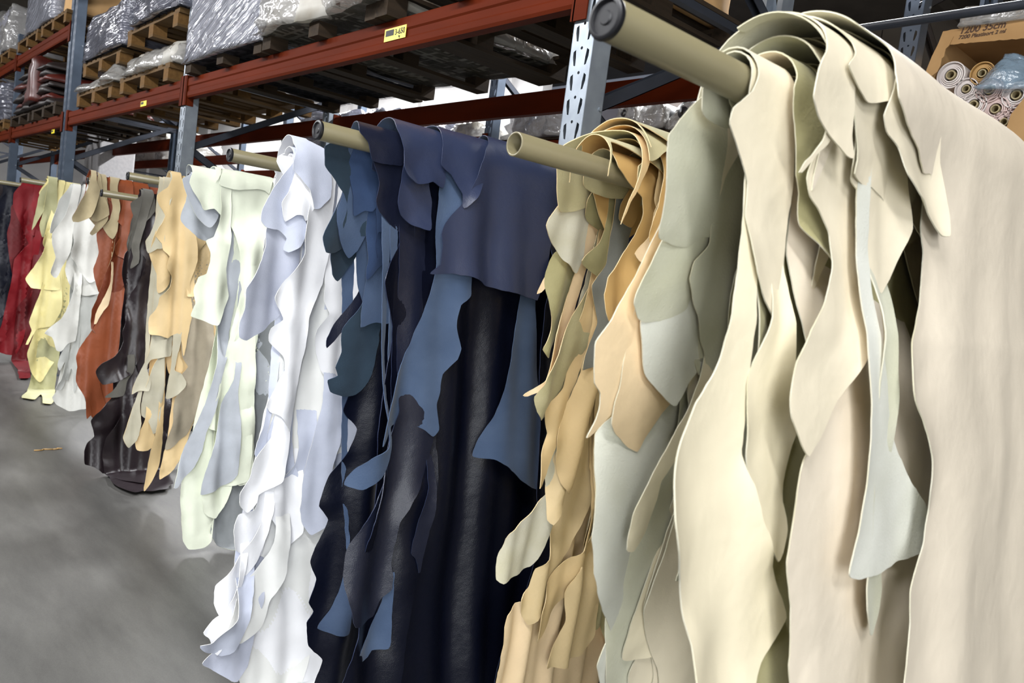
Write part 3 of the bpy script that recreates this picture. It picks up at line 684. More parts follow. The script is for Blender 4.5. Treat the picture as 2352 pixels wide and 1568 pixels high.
def filler(pk, n, x0, x1, r0, r1, tf, tb, mats, label, seed=1, jx=.12, curl=.02):
    "inner hides of the pile with ragged outlines: only their edges show between the outer ones"
    p = PILES[pk]; rnd = random.Random(seed); x0, x1, r0, r1, tf, tb, jx = [v * KS for v in (x0, x1, r0, r1, tf, tb, jx)]
    for k in range(n):
        r = r0 + (r1 - r0) * k / max(1, n - 1); a = x0 + rnd.uniform(0, jx); b = x1 - rnd.uniform(0, jx * 1.5)
        F = tf * rnd.uniform(.75, 1.0); Bk = tb * rnd.uniform(.7, 1.0); out = []; st = .13
        m = max(1, int(F / st))
        for i in range(m + 1):
            t = F * i / m; out.append((a + rnd.uniform(-.045, .06) + .05 * math.sin(t * 5 + k * 2), t))
        q = max(3, int((b - a) / .16))
        for i in range(q + 1):
            u = i / q; out.append((a + (b - a) * u, F + rnd.uniform(-.16, .1)))
        for i in range(m, -1, -1): out.append((b + rnd.uniform(-.04, .04), F * i / m))
        m2 = max(1, int(Bk / st))
        for i in range(1, m2 + 1): out.append((b + rnd.uniform(-.04, .04), -Bk * i / m2))
        for i in range(q, -1, -1): out.append((a + (b - a) * i / q, -Bk + rnd.uniform(-.15, .1)))
        for i in range(m2, 0, -1): out.append((a + rnd.uniform(-.03, .06), -Bk * i / m2))
        _cnt[0] += 1
        hide_mesh(p, out, r, mats[k % len(mats)], label, p.kind, curl * .1, own=.009, sd=_cnt[0] * 3.17)

PILES['A'] = Pile('A', .75, .36, .781, 2.87, 'cream hides on the nearest pole', .013, .14, .05, .006, .42, (True, 'with a black end cap, nearest, under the cream hides'), 1)
PILES['B'] = Pile('B', 1.41, .31, 1.21, 2.87, 'tan and olive hides', .014, .10, .05, .012, .14, (False, 'with an open end, under the tan hides'), 2)
PILES['C'] = Pile('C', 2.2, .36, 1.117, 2.87, 'navy and black hides', .015, .08, .05, .02, .3, (True, 'with a black end cap, under the navy hides'), 3)
PILES['D'] = Pile('D', 3.37, .36, 1.317, 2.87, 'white hides', .017, .10, .05, .014, .2, (True, 'with a black end cap, under the white hides'), 4)
PILES['R'] = Pile('R', 5.18, .36, 1.778, 2.87, 'ivory hides', .022, .14, .05, .018, .22, (True, 'whose dark end shows at the edge of the ivory hides'), 5)
PILES['E'] = Pile('E', 6.13, .36, 1.676, 2.87, 'sand coloured hides', .024, .08, .05, .016, .2, (True, 'standing out left of the sand coloured hides, upper one'), 6)
PILES['G'] = Pile('G', 7.0, .24, 1.73, 2.87, 'dark brown hides', .028, .14, .05, .02, .2, (True, 'standing out in front of the rust orange hides, lower one'), 7)
PILES['O'] = Pile('O', 7.9, .36, 1.83, 2.87, 'rust orange hides', .03, .08, .05, .018, .2, (True, 'whose end peeps out of the rust orange hides'), 8)
PILES['W'] = Pile('W', 9.0, .27, 1.93, 2.87, 'chalk white hides', .032, .05, .05, .018, .2, (True, 'whose short end shows in the chalk white hides'), 9)
PILES['Y'] = Pile('Y', 10.36, .36, 1.725, 2.87, 'yellow hides', .035, .08, .05, .02, .2, (True, 'left of the yellow hides'), 10)
PILES['X'] = Pile('X', 12.4, .36, 1.80, 2.87, 'red hides', .04, .08, .05, .025, .2, (True, 'at the left edge, above the red hides'), 11)
PILES['N'] = Pile('N', 14.2, .36, 1.85, 2.87, 'dark hides at the far left', .05, .04, .05, .03, .25, (True, 'furthest away at the left edge, over the darkest hides'), 12)

# ---- A: cream hides on the nearest pole, outermost first
CR = ('cream', 'sage', 'pale'); SG = ('sage', 'cream2', 'pale')
hide('A', 'F', .20, ('ecru', 'sage', 'pale'), 'largest smooth ecru hide, filling the right edge of the picture', [(1960, 50), (2035, 110), (2046, 170), (2050, 220), (2070, 290), (2105, 345), (2125, 395), (2142, 402), (2133, 450), (2130, 520), (2139, 582), (2128, 700), (2105, 790), (2085, 870), (2088, 920), (2103, 960), (2121, 1045), (2125, 1118), (2132, 1180), (2127, 1247), (2105, 1310), (2088, 1360), (2087, 1430), (2078, 1500), (2065, 1600), (2080, 1750), (2500, 2050), (2900, 1500), (2700, 620)], .8, curl=.012, own=.01)
hide('A', 'K7', .186, CR, 'pale cream flap with a sharp tip, just left of the largest ecru hide', [(760, 120), (850, 250), (850, 540), (832, 600), (838, 680), (875, 760), (885, 910), (930, 1010), (1000, 1110), (1070, 1215), (1100, 1210), (1110, 600), (1000, 120)], .5)
hide('A', 'K7', .176, CR, 'short cream flap with a squared end high on the nearest pile', [(600, 105), (690, 220), (705, 265), (665, 335), (690, 400), (730, 470), (765, 528), (850, 530), (868, 560), (900, 500), (950, 300), (900, 150)], .6)
hide('A', 'K7', .166, CR, 'pointed leaf shaped cream flap left of the squared one', [(530, 130), (560, 200), (560, 262), (520, 340), (485, 490), (510, 590), (560, 690), (610, 760), (668, 822), (672, 700), (690, 560), (700, 420), (760, 300), (740, 160)], .7)
hide('A', 'K7', .150, CR, 'cream hide with a scooped lower edge behind the squared flap', [(640, 150), (670, 500), (665, 830), (655, 900), (690, 940), (760, 970), (820, 1020), (860, 1090), (880, 1150), (930, 1150), (1000, 1000), (940, 200)], .5)
hide('A', 'K7', .138, CR, 'cream leaf tapering to a point below the scooped edge', [(610, 300), (640, 920), (680, 1000), (690, 1100), (705, 1220), (730, 1330), (770, 1430), (800, 1510), (840, 1440), (860, 1300), (890, 1180), (880, 1000), (880, 200)], .4)
hide('A', 'F', .124, CR, 'long wavy edged cream hide ending in a point, centre of the nearest pile', [(1888, 160), (1897, 310), (1870, 370), (1858, 410), (1862, 450), (1882, 485), (1898, 530), (1902, 600), (1880, 690), (1850, 760), (1830, 830), (1815, 900), (1815, 960), (1835, 1010), (1853, 1047), (1880, 1010), (1930, 900), (1970, 800), (1995, 700), (2000, 400), (1990, 130)], .5)
hide('A', 'K7', .160, ('cream', 'sage', 'pale'), 'narrow pale strip turned outwards beside the leaf flap', [(560, 600), (545, 700), (500, 780), (460, 830), (425, 888), (440, 885), (500, 810), (570, 720), (600, 600)], .05, curl=.01)
hide('A', 'F', .112, ('ecru', 'sage', 'pale'), 'cream hide in long slanting folds reaching the bottom of the picture', [(1905, 300), (1870, 1000), (1846, 1060), (1830, 1130), (1805, 1300), (1815, 1400), (1825, 1640), (2000, 1700), (2120, 1600), (2120, 300)], .4, own=.012)
hide('A', 'F', .150, ('sage2', 'cream', 'pale'), 'pale suede leaf showing its back low in the gap beside the ecru hide', [(1985, 600), (2010, 800), (2036, 966), (2053, 1037), (2080, 1100), (2112, 1158), (2127, 1198), (2120, 1252), (2089, 1283), (2050, 1301), (2000, 1321), (1933, 1319), (1950, 1230), (1970, 1110), (1975, 800), (1960, 600)][::-1], .1, curl=.01)
hide('A', 'F', .135, ('sage', 'cream', 'pale'), 'small curled suede tongue near the bottom of the nearest pile', [(1975, 1250), (1961, 1345), (1962, 1390), (1985, 1452), (2005, 1455), (2025, 1400), (2032, 1350), (2020, 1250)], .05)
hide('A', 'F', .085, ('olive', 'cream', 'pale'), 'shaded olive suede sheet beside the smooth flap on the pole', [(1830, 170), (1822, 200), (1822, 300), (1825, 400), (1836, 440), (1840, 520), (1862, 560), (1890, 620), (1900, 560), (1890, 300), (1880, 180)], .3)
hide('A', 'F', .060, ('cream', 'sage', 'pale'), 'long smooth cream flap lying on the bare nearest pole', [(1740, 178), (1728, 212), (1690, 245), (1682, 285), (1700, 340), (1721, 415), (1712, 480), (1718, 560), (1728, 625), (1742, 660), (1760, 700), (1790, 760), (1799, 815), (1806, 700), (1812, 560), (1822, 430), (1824, 300), (1822, 200)], .10)
hide('A', 'F', .043, ('cream2', 'sage', 'pale'), 'cream hide with a lobed side in the middle of the nearest pile', [(1765, 300), (1755, 680), (1705, 880), (1703, 1045), (1720, 1120), (1745, 1200), (1776, 1287), (1800, 1215), (1806, 1110), (1818, 1060), (1834, 1000), (1822, 940), (1802, 850), (1795, 700), (1815, 300)], .08)
hide('A', 'F', .052, ('cream2', 'sage', 'pale'), 'broad pale cream hide in the lower middle with a lobed right edge', [(1705, 500), (1660, 820), (1600, 930), (1560, 1020), (1530, 1080), (1512, 1160), (1508, 1200), (1520, 1260), (1550, 1330), (1560, 1390), (1567, 1470), (1555, 1600), (1640, 1720), (1712, 1600), (1745, 1525), (1790, 1460), (1812, 1420), (1806, 1380), (1773, 1283), (1740, 1200), (1722, 1120), (1707, 1045), (1712, 980), (1722, 850), (1740, 500)], .05, own=.012)
hide('A', 'F', .030, ('olive', 'sage', 'pale'), 'shaded cream hide behind the gap at the bottom of the nearest pile', [(1730, 300), (1710, 1300), (1700, 1700), (1900, 1700), (1880, 300)], .05)  # olive colour stands in for the shade on this cream hide
hide('A', 'F', .09, ('sage', 'cream2', 'pale'), 'big rounded sage suede piece hanging left of the nearest pole', [(1660, 190), (1625, 212), (1588, 248), (1555, 285), (1538, 310), (1530, 360), (1527, 450), (1524, 545), (1550, 562), (1592, 573), (1632, 550), (1684, 545), (1702, 440), (1724, 400), (1700, 280), (1700, 190)], .03, side=-1, curl=.012)
hide('A', 'F', .104, ('sage', 'cream2', 'pale'), 'sage suede piece with a curved tip under the big rounded one', [(1640, 250), (1540, 540), (1510, 610), (1480, 670), (1472, 705), (1486, 735), (1505, 747), (1552, 738), (1600, 708), (1660, 600), (1700, 250)], .03, side=-1, curl=.012)
hide('A', 'F', .096, ('sage', 'cream2', 'pale'), 'narrow sage strip tapering down from the rounded suede pieces', [(1650, 250), (1640, 560), (1602, 600), (1590, 640), (1598, 690), (1620, 740), (1640, 815), (1650, 880), (1643, 950), (1650, 1020), (1670, 960), (1692, 880), (1702, 800), (1716, 700), (1700, 250)], .03, side=-1, curl=.01)
hide('A', 'F', .122, ('sage2', 'cream2', 'pale'), 'broad pale sage suede hide with a pointed foot, left of the nearest pile', [(1640, 300), (1500, 690), (1482, 745), (1485, 860), (1515, 900), (1557, 936), (1592, 880), (1645, 820), (1690, 600), (1700, 300)], .03, side=-1, curl=.01)
hide('A', 'F', .150, ('peach', 'sage', 'pale'), 'bright cream flap with a long pointed tip between the tan and sage hides', [(1620, 300), (1500, 560), (1475, 630), (1440, 690), (1400, 740), (1370, 780), (1362, 830), (1362, 880), (1374, 900), (1368, 960), (1352, 1005), (1375, 985), (1420, 930), (1462, 860), (1500, 800), (1600, 600), (1680, 300)], .03, side=-1, curl=.01)
hide('A', 'F', .137, ('peach', 'sage', 'pale'), 'bright cream flap with a rounded foot below the broad sage suede', [(1640, 300), (1480, 700), (1425, 900), (1405, 975), (1440, 1018), (1480, 1044), (1494, 1020), (1522, 975), (1560, 925), (1620, 800), (1690, 300)], .03, side=-1, curl=.01)
hide('A', 'F', .105, ('cream2', 'sage', 'pale'), 'narrow bright cream tongue hanging in front of grey suede, lower left of the nearest pile', [(1660, 300), (1640, 820), (1600, 930), (1560, 990), (1530, 1035), (1490, 1100), (1448, 1180), (1433, 1256), (1450, 1262), (1482, 1220), (1510, 1145), (1520, 1100), (1552, 1060), (1590, 1000), (1650, 900), (1700, 300)], .03, side=-1, curl=.01)
hide('A', 'F', .165, ('sage2', 'cream2', 'pale'), 'long pale grey suede hide at the lower left of the nearest pile', [(1620, 300), (1480, 900), (1385, 1000), (1365, 1110), (1350, 1210), (1357, 1300), (1375, 1380), (1412, 1455), (1382, 1535), (1410, 1620), (1560, 1650), (1600, 1200), (1690, 300)], .03, side=-1, curl=.012)
hide('A', 'F', .148, ('sage', 'cream2', 'pale'), 'folded grey suede strip at the bottom of the nearest pile', [(1640, 300), (1560, 1000), (1500, 1150), (1460, 1290), (1430, 1340), (1420, 1420), (1412, 1600), (1520, 1700), (1580, 1500), (1600, 1300), (1690, 300)], .03, side=-1, curl=.015)
hide('A', 'F', .128, ('cream2', 'sage', 'pale'), 'cream leaf with a rounded foot at the bottom, right of the folded suede strip', [(1660, 300), (1560, 1200), (1500, 1360), (1455, 1530), (1500, 1520), (1534, 1490), (1560, 1380), (1600, 1200), (1700, 300)], .03, side=-1, curl=.01)
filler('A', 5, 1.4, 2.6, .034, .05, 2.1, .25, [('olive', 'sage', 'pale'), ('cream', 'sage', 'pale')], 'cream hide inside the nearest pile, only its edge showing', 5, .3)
filler('A', 7, 1.26, 2.6, .05, .115, .34, .9, [('cream', 'sage', 'pale'), ('ecru', 'olive', 'pale')], 'short cream hide arched over the nearest pole, its edge showing at the top', 8, .16)
filler('A', 3, 1.3, 2.6, .105, .12, .10, 1.9, [('sage', 'cream', 'pale')], 'sage backed hide hanging behind the nearest pole', 9, .05)

# ---- B: tan and olive
OL = ('olive', 'tan', 'buff'); TN = ('tan', 'khaki', 'buff')
hide('B', 'K5', .12, ('pale', 'tan', 'buff'), 'pale suede hide with a rounded left corner, left of the open pole', [(640, 380), (510, 400), (440, 500), (355, 600), (345, 640), (355, 700), (400, 760), (440, 830), (508, 892), (545, 800), (570, 650), (620, 500), (720, 430)], .03, side=-1, curl=.012)
hide('B', 'K5', .09, OL, 'olive suede hide with a wavy side under the open pole', [(640, 400), (570, 510), (578, 600), (620, 650), (690, 700), (700, 760), (760, 700), (800, 560), (830, 400)], .03, side=-1)
hide('B', 'K5', .075, ('olive', 'olive', 'buff'), 'triangular olive suede corner below the open pole', [(700, 420), (640, 740), (552, 832), (600, 880), (640, 915), (675, 890), (692, 800), (700, 690), (780, 420)], .03, side=-1)
hide('B', 'K5', .06, ('ash', 'tan', 'buff'), 'dull grey suede strip beside the camel flap', [(720, 420), (700, 700), (692, 860), (640, 930), (618, 960), (628, 1060), (640, 1150), (600, 1260), (560, 1400), (700, 1300), (820, 420)], .03, side=-1)
hide('B', 'K5', .05, ('camel', 'khaki', 'buff'), 'small camel lobe under the open pole', [(790, 440), (730, 540), (725, 610), (780, 658), (810, 600), (850, 440)], .03, side=-1)
hide('B', 'K5', .052, ('camel', 'khaki', 'buff'), 'long camel flap folded down from the open pole', [(715, 330), (775, 430), (812, 475), (830, 500), (826, 580), (790, 700), (740, 820), (680, 900), (655, 1000), (662, 1090), (680, 1145), (760, 1050), (850, 850), (900, 680), (940, 500), (930, 390)], .10, curl=.012)
hide('B', 'K5', .085, ('peach', 'khaki', 'buff'), 'pale peach lobe peeping out beside the sage suede', [(940, 480), (900, 560), (870, 700), (815, 790), (830, 830), (875, 850), (960, 800), (1000, 480)], .2)
hide('B', 'K5', .075, ('tan', 'khaki', 'buff'), 'rounded tan lobe above the peach one', [(920, 350), (890, 510), (900, 570), (940, 612), (1000, 600), (1000, 350)], .3)
hide('B', 'K5', .095, ('camel', 'khaki', 'buff'), 'camel fold just above the peach lobe', [(930, 400), (845, 680), (850, 740), (960, 690), (1000, 400)], .2)
hide('B', 'K5', .135, ('olive', 'tan', 'buff'), 'olive suede hide with a pale edge, left side under the pale suede corner', [(640, 380), (480, 700), (400, 800), (360, 950), (372, 1100), (380, 1180), (335, 1290), (360, 1330), (440, 1200), (490, 1000), (560, 800), (700, 380)], .03, side=-1)
hide('B', 'K5', .150, ('peach', 'khaki', 'buff'), 'thin curled peach sliver at the left of the tan pile', [(620, 400), (420, 760), (380, 850), (340, 930), (314, 996), (332, 990), (380, 900), (430, 800), (660, 400)], .03, side=-1, curl=.005)
hide('B', 'K5', .127, ('peach', 'khaki', 'buff'), 'long thin peach strip ending in a curled tip against the blue suede', [(640, 400), (490, 930), (440, 1090), (380, 1200), (358, 1330), (330, 1430), (285, 1490), (250, 1528), (270, 1530), (330, 1470), (400, 1350), (450, 1230), (500, 1100), (540, 950), (690, 400)], .03, side=-1, curl=.005)
hide('B', 'F', .105, ('khaki', 'tan', 'buff'), 'broad shaded khaki hide hanging in the middle of the tan pile', [(1420, 400), (1368, 645), (1314, 735), (1279, 810), (1252, 880), (1238, 915), (1240, 950), (1262, 975), (1292, 950), (1322, 880), (1350, 800), (1385, 700), (1460, 400)], .03, side=-1)
hide('B', 'K6', .095, ('tan', 'khaki', 'buff'), 'long tan strip with a forked foot at the left of the tan pile', [(700, -900), (520, -200), (480, 60), (420, 130), (370, 180), (388, 300), (340, 400), (306, 558), (325, 550), (360, 480), (430, 340), (480, 190), (540, 0), (760, -900)], .03, side=-1)
hide('B', 'K6', .08, ('tan', 'khaki', 'buff'), 'tan tongue with a rounded end in the middle of the tan pile', [(720, -900), (560, -50), (520, 120), (470, 230), (440, 320), (440, 440), (458, 560), (488, 602), (520, 570), (558, 440), (592, 200), (640, 0), (780, -900)], .03, side=-1)
hide('B', 'K6', .1, ('buff', 'khaki', 'buff'), 'narrow buff tongue left of the rounded tan one', [(700, -900), (500, 200), (430, 480), (400, 600), (374, 740), (388, 756), (450, 650), (520, 560), (600, 200), (760, -900)], .03, side=-1)
hide('B', 'K6', .14, ('pale', 'tan', 'buff'), 'pale suede leaf spreading over the black hides, lower left of the tan pile', [(680, -900), (420, 200), (360, 480), (350, 600), (270, 700), (170, 800), (130, 900), (102, 1040), (122, 1052), (200, 1020), (280, 980), (340, 850), (420, 600), (500, 200), (740, -900)], .03, side=-1, curl=.01)
hide('B', 'K6', .13, ('buff', 'olive', 'buff'), 'crumpled buff hide with a ragged left edge', [(700, -900), (480, 500), (440, 680), (400, 800), (380, 870), (290, 980), (262, 1080), (218, 1140), (250, 1262), (330, 1130), (420, 1000), (560, 650), (760, -900)], .03, side=-1)
hide('B', 'K6', .115, ('tan', 'khaki', 'buff'), 'tan hide in folds below the crumpled buff one', [(710, -900), (560, 700), (520, 880), (440, 960), (330, 1120), (300, 1200), (300, 1360), (345, 1340), (400, 1240), (460, 1120), (600, 850), (780, -900)], .03, side=-1)
hide('B', 'K6', .1, ('buff', 'khaki', 'buff'), 'buff hide with a long rolled fold low in the tan pile', [(720, -900), (560, 900), (450, 1100), (445, 1250), (380, 1420), (360, 1500), (520, 1430), (590, 1330), (612, 1150), (640, 900), (790, -900)], .03, side=-1, own=.015)
hide('B', 'K6', .16, ('peach', 'khaki', 'buff'), 'lowest peach hide at the foot of the tan pile against the black hides', [(680, -900), (380, 1000), (230, 1150), (140, 1210), (118, 1300), (95, 1450), (75, 1640), (300, 1900), (560, 1800), (640, 1240), (780, -900)], .03, side=-1, own=.015)
filler('B', 7, 1.48, 2.4, .05, .14, .2, .17, [OL, TN, ('khaki', 'camel', 'buff')], 'olive or tan hide inside the tan pile, its edge arched over the open pole', 15, .3)
filler('B', 4, 1.85, 2.5, .032, .042, 1.9, .3, [TN, ('peach', 'khaki', 'buff')], 'tan hide hanging inside the tan pile', 16, .2)

filler('B', 4, 1.85, 2.5, .10, .14, .2, 1.7, [OL, TN], 'olive or tan hide hanging behind the open pole', 17, .2)

# ---- C: navy and black
NV = ('navy', 'bsuede', 'navy')
hide('C', 'K4', .12, NV, 'broad navy cape of smooth leather over the pole, straight lower edge', [(935, 120), (945, 170), (925, 220), (870, 350), (800, 480), (720, 590), (700, 640), (702, 700), (690, 800), (640, 848), (760, 850), (850, 870), (940, 910), (1050, 942), (1170, 975), (1192, 985), (1230, 860), (1250, 700), (1320, 560), (1380, 480), (1470, 400), (1500, 350)], .8, curl=.008)
hide('C', 'K4', .105, NV, 'smooth navy flap just left of the broad cape, deeply creased', [(690, 100), (712, 190), (690, 290), (740, 340), (765, 390), (780, 440), (785, 515), (830, 470), (900, 380), (960, 200), (950, 100)], .6)
hide('C', 'K4', .092, NV, 'glossy navy flap with a rounded lower lip', [(470, 100), (492, 200), (480, 300), (500, 355), (550, 390), (600, 388), (640, 380), (700, 408), (720, 300), (720, 150)], .6)
hide('C', 'K4', .08, ('navy', 'bsuede', 'navy'), 'rounded navy flap below the glossy one', [(540, 150), (490, 370), (470, 480), (485, 550), (530, 590), (622, 626), (640, 560), (650, 480), (640, 400), (660, 150)], .4)
hide('C', 'K4', .055, ('ink', 'bsuede', 'navy'), 'short navy band wrapped over the pole beside its bare end', [(280, 110), (325, 175), (335, 262), (400, 285), (500, 292), (520, 200), (520, 130)], .4)
hide('C', 'K4', .045, ('ink', 'dsuede', 'navy'), 'dark navy sheet hanging under the short band', [(330, 150), (340, 262), (372, 380), (355, 480), (400, 560), (520, 640), (560, 500), (520, 150)], .3)
hide('C', 'K4', .06, ('teal', 'navy', 'bsuede'), 'dull teal suede hide hanging from behind the pole end', [(300, 130), (105, 195), (110, 290), (160, 370), (205, 440), (225, 500), (200, 600), (215, 640), (250, 665), (330, 652), (412, 600), (390, 520), (370, 400), (400, 250), (420, 130)], .03, side=-1, curl=.01)
hide('C', 'K4', .075, ('teal', 'navy', 'bsuede'), 'teal suede piece with a pointed left corner', [(300, 150), (200, 460), (150, 560), (95, 660), (108, 735), (170, 742), (250, 705), (320, 640), (400, 150)], .03, side=-1, curl=.01)
hide('C', 'K4', .088, ('teal', 'navy', 'bsuede'), 'darkest teal suede point hanging over the white hides', [(300, 150), (180, 600), (140, 740), (158, 860), (186, 896), (240, 830), (285, 765), (335, 730), (380, 600), (400, 150)], .03, side=-1, curl=.01)
hide('C', 'K4', .05, ('dsuede', 'navy', 'bsuede'), 'blue suede hide with a curved cuff, upper left of the navy pile', [(360, 150), (330, 640), (340, 770), (330, 880), (400, 820), (510, 745), (480, 680), (420, 600), (460, 150)], .03, side=-1, curl=.01)
hide('C', 'K4', .068, ('bsuede', 'navy', 'bsuede'), 'brighter blue suede tube below the curved cuff', [(350, 150), (340, 760), (325, 900), (305, 1000), (296, 1122), (330, 1112), (380, 1100), (432, 1100), (448, 950), (490, 800), (515, 740), (460, 150)], .03, side=-1, curl=.012)
hide('C', 'K4', .11, ('ink', 'bsuede', 'navy'), 'dark pointed sliver reaching over the white hides', [(360, 150), (320, 880), (260, 990), (180, 1090), (124, 1180), (125, 1236), (200, 1150), (290, 1060), (350, 980), (440, 150)], .03, side=-1, curl=.006)
hide('C', 'K4', .1, ('teal', 'navy', 'bsuede'), 'mottled teal suede hide lower down beside the white hides', [(360, 150), (300, 1000), (202, 1130), (195, 1250), (165, 1330), (178, 1375), (135, 1400), (150, 1460), (212, 1482), (272, 1470), (330, 1400), (372, 1200), (400, 1000), (440, 150)], .03, side=-1, curl=.012)
hide('C', 'F', .085, ('bsuede', 'navy', 'bsuede'), 'long dusty blue suede hide in the centre of the navy pile', [(1010, 400), (995, 600), (985, 660), (965, 720), (940, 790), (905, 870), (880, 950), (862, 1022), (880, 1000), (902, 978), (935, 970), (970, 985), (990, 1001), (1003, 985), (1000, 930), (1007, 900), (1014, 860), (1040, 825), (1047, 800), (1037, 750), (1045, 700), (1068, 680), (1073, 640), (1080, 400)], .2, curl=.012)
hide('C', 'F', .095, ('bsuede', 'navy', 'bsuede'), 'blue suede hide low at the right of the navy pile, against the tan hides', [(1210, 500), (1192, 690), (1165, 830), (1130, 950), (1098, 1050), (1130, 1053), (1157, 1070), (1185, 1097), (1215, 1118), (1240, 1122), (1248, 1060), (1264, 1010), (1245, 880), (1235, 760), (1228, 690), (1250, 500)], .2, curl=.01)
hide('C', 'K3', .065, ('ink', 'bsuede', 'navy'), 'glossy black hide rolled into a long cylinder fold', [(1240, -900), (1200, 100), (1130, 290), (1130, 450), (1060, 560), (950, 780), (915, 860), (900, 1000), (910, 1120), (940, 1252), (1080, 1222), (1120, 1130), (1165, 1060), (1168, 920), (1200, 700), (1300, 500), (1375, 240), (1380, -900)], .3, own=.02, curl=.012)
hide('C', 'K3', .05, ('black', 'bsuede', 'navy'), 'black hide with a nicked right edge behind the cylinder fold', [(1200, -900), (1150, 200), (1000, 700), (950, 1300), (850, 1700), (1150, 1700), (1250, 1150), (1300, 960), (1330, 850), (1370, 660), (1378, 300), (1400, -900)], .3, own=.02)
hide('C', 'K3', .072, ('ink', 'bsuede', 'navy'), 'small black flap edged by a pale thread, centre of the black hides', [(1330, -900), (1340, 500), (1290, 740), (1262, 870), (1290, 900), (1305, 980), (1330, 880), (1360, 760), (1378, 660), (1385, -900)], .1)
hide('C', 'K3', .10, ('bsuede', 'navy', 'bsuede'), 'small blue suede triangle low in the black hides', [(940, -900), (925, 900), (890, 1060), (850, 1180), (792, 1288), (870, 1302), (932, 1282), (935, 1000), (1000, -900)], .03, side=-1, curl=.01)
hide('C', 'K3', .060, ('bsuede', 'navy', 'bsuede'), 'blue suede leaf at the bottom of the black hides', [(1180, -900), (1155, 1000), (1110, 1200), (1050, 1330), (975, 1430), (985, 1468), (1055, 1442), (1080, 1405), (1150, 1382), (1165, 1280), (1180, 1000), (1230, -900)], .1, curl=.01)
hide('C', 'K3', .08, ('bsuede', 'navy', 'bsuede'), 'curled blue suede lobe halfway down the black hides', [(1150, -900), (1120, 290), (1040, 350), (960, 440), (930, 512), (1000, 530), (1060, 490), (1112, 440), (1135, 360), (1200, -900)], .1)
hide('C', 'K3', .125, ('teal', 'navy', 'bsuede'), 'narrow grey blue suede strip beside the cylinder fold', [(1150, -900), (1100, 300), (1060, 480), (990, 560), (950, 700), (960, 742), (1020, 620), (1080, 480), (1200, -900)], .03, side=-1)
hide('C', 'K3', .12, ('black', 'bsuede', 'navy'), 'black hide with a long ragged left edge over the white hides', [(1100, -900), (960, 0), (920, 100), (990, 200), (930, 350), (850, 480), (805, 630), (850, 700), (755, 930), (780, 1020), (735, 1140), (760, 1190), (725, 1250), (735, 1380), (800, 1440), (740, 1700), (1100, 1750), (1150, 500), (1250, -900)], .03, side=-1, own=.02)
filler('C', 5, 1.38, 2.75, .032, .042, 2.15, .5, [('black', 'dsuede', 'navy'), ('ink', 'bsuede', 'navy')], 'black hide hanging inside the navy pile', 25, .25)
filler('C', 5, 1.55, 2.75, .04, .08, .2, 1.9, [('ink', 'dsuede', 'navy'), ('navy', 'bsuede', 'navy')], 'navy hide arched over the pole, its cut edge showing', 26, .45)
hide('C', 'F', .135, ('black', 'bsuede', 'navy'), 'large black hide reaching the floor side right of the dusty blue suede', [(1290, 330), (1255, 640), (1240, 900), (1235, 1200), (1200, 1400), (1150, 1440), (1130, 1640), (1400, 1640), (1500, 900), (1480, 350)], .4, own=.02)

# ---- D: white
WH = ('white', 'lav', 'snow')
hide('D', 'K2', .14, ('lav', 'white', 'snow'), 'lavender grey suede flap with a squared foot on the white pile', [(772, 70), (790, 110), (772, 180), (768, 230), (850, 360), (890, 472), (920, 465), (990, 400), (1000, 300), (985, 200), (960, 110), (860, 60)], .6, curl=.01)
hide('D', 'K2', .12, WH, 'cream white flap with a scalloped end under the lavender one', [(800, 60), (745, 350), (700, 430), (703, 500), (722, 543), (780, 505), (815, 512), (832, 545), (880, 480), (900, 380), (900, 60)], .4)
hide('D', 'K2', .045, ('white', 'lav', 'snow'), 'white band twisted round the capped pole', [(770, 120), (680, 150), (664, 185), (690, 250), (740, 330), (790, 340), (820, 250), (820, 130)], .3)
hide('D', 'K2', .09, ('lav', 'white', 'snow'), 'lavender suede hide with a notched foot, upper left of the white pile', [(760, 200), (700, 270), (650, 340), (600, 420), (575, 480), (568, 545), (600, 583), (680, 600), (720, 650), (708, 712), (732, 730), (790, 700), (830, 600), (800, 200)], .2, curl=.012)
hide('D', 'K2', .06, ('lav2', 'white', 'snow'), 'large grey lavender suede hide tapering to a rounded foot', [(760, 200), (605, 590), (590, 700), (540, 830), (470, 940), (465, 1060), (437, 1150), (436, 1240), (482, 1260), (600, 1190), (690, 1100), (670, 980), (720, 900), (790, 820), (820, 200)], .2, curl=.012)
hide('D', 'F', .105, ('white', 'lav', 'snow'), 'long brilliant white hide in the centre with a hooked left side', [(740, 330), (712, 450), (700, 490), (694, 545), (698, 583), (671, 621), (629, 683), (640, 710), (648, 735), (626, 755), (623, 782), (648, 816), (650, 850), (632, 890), (613, 932), (620, 945), (642, 955), (665, 990), (682, 900), (701, 800), (708, 730), (725, 690), (745, 650), (755, 583), (765, 330)], .4, own=.015)
hide('D', 'F', .085, ('white', 'lav', 'snow'), 'brilliant white hide right of the long one with a small hooked hole', [(780, 350), (760, 520), (740, 690), (750, 721), (727, 759), (728, 809), (737, 851), (759, 883), (790, 870), (840, 800), (860, 600), (850, 350)], .3, own=.015)
hide('D', 'K3', .075, ('lav', 'white', 'snow'), 'grey suede tongue with a round end, middle of the white pile', [(700, -800), (560, 60), (520, 180), (500, 260), (500, 340), (540, 400), (572, 470), (602, 527), (650, 518), (665, 450), (650, 380), (642, 300), (640, 180), (760, -800)], .2, curl=.012)
hide('D', 'K3', .095, ('lav', 'white', 'snow'), 'slim pale tongue left of the round ended grey one', [(640, -800), (510, 60), (500, 130), (480, 220), (450, 290), (440, 345), (468, 372), (500, 320), (515, 200), (540, 60), (700, -800)], .2, curl=.008)
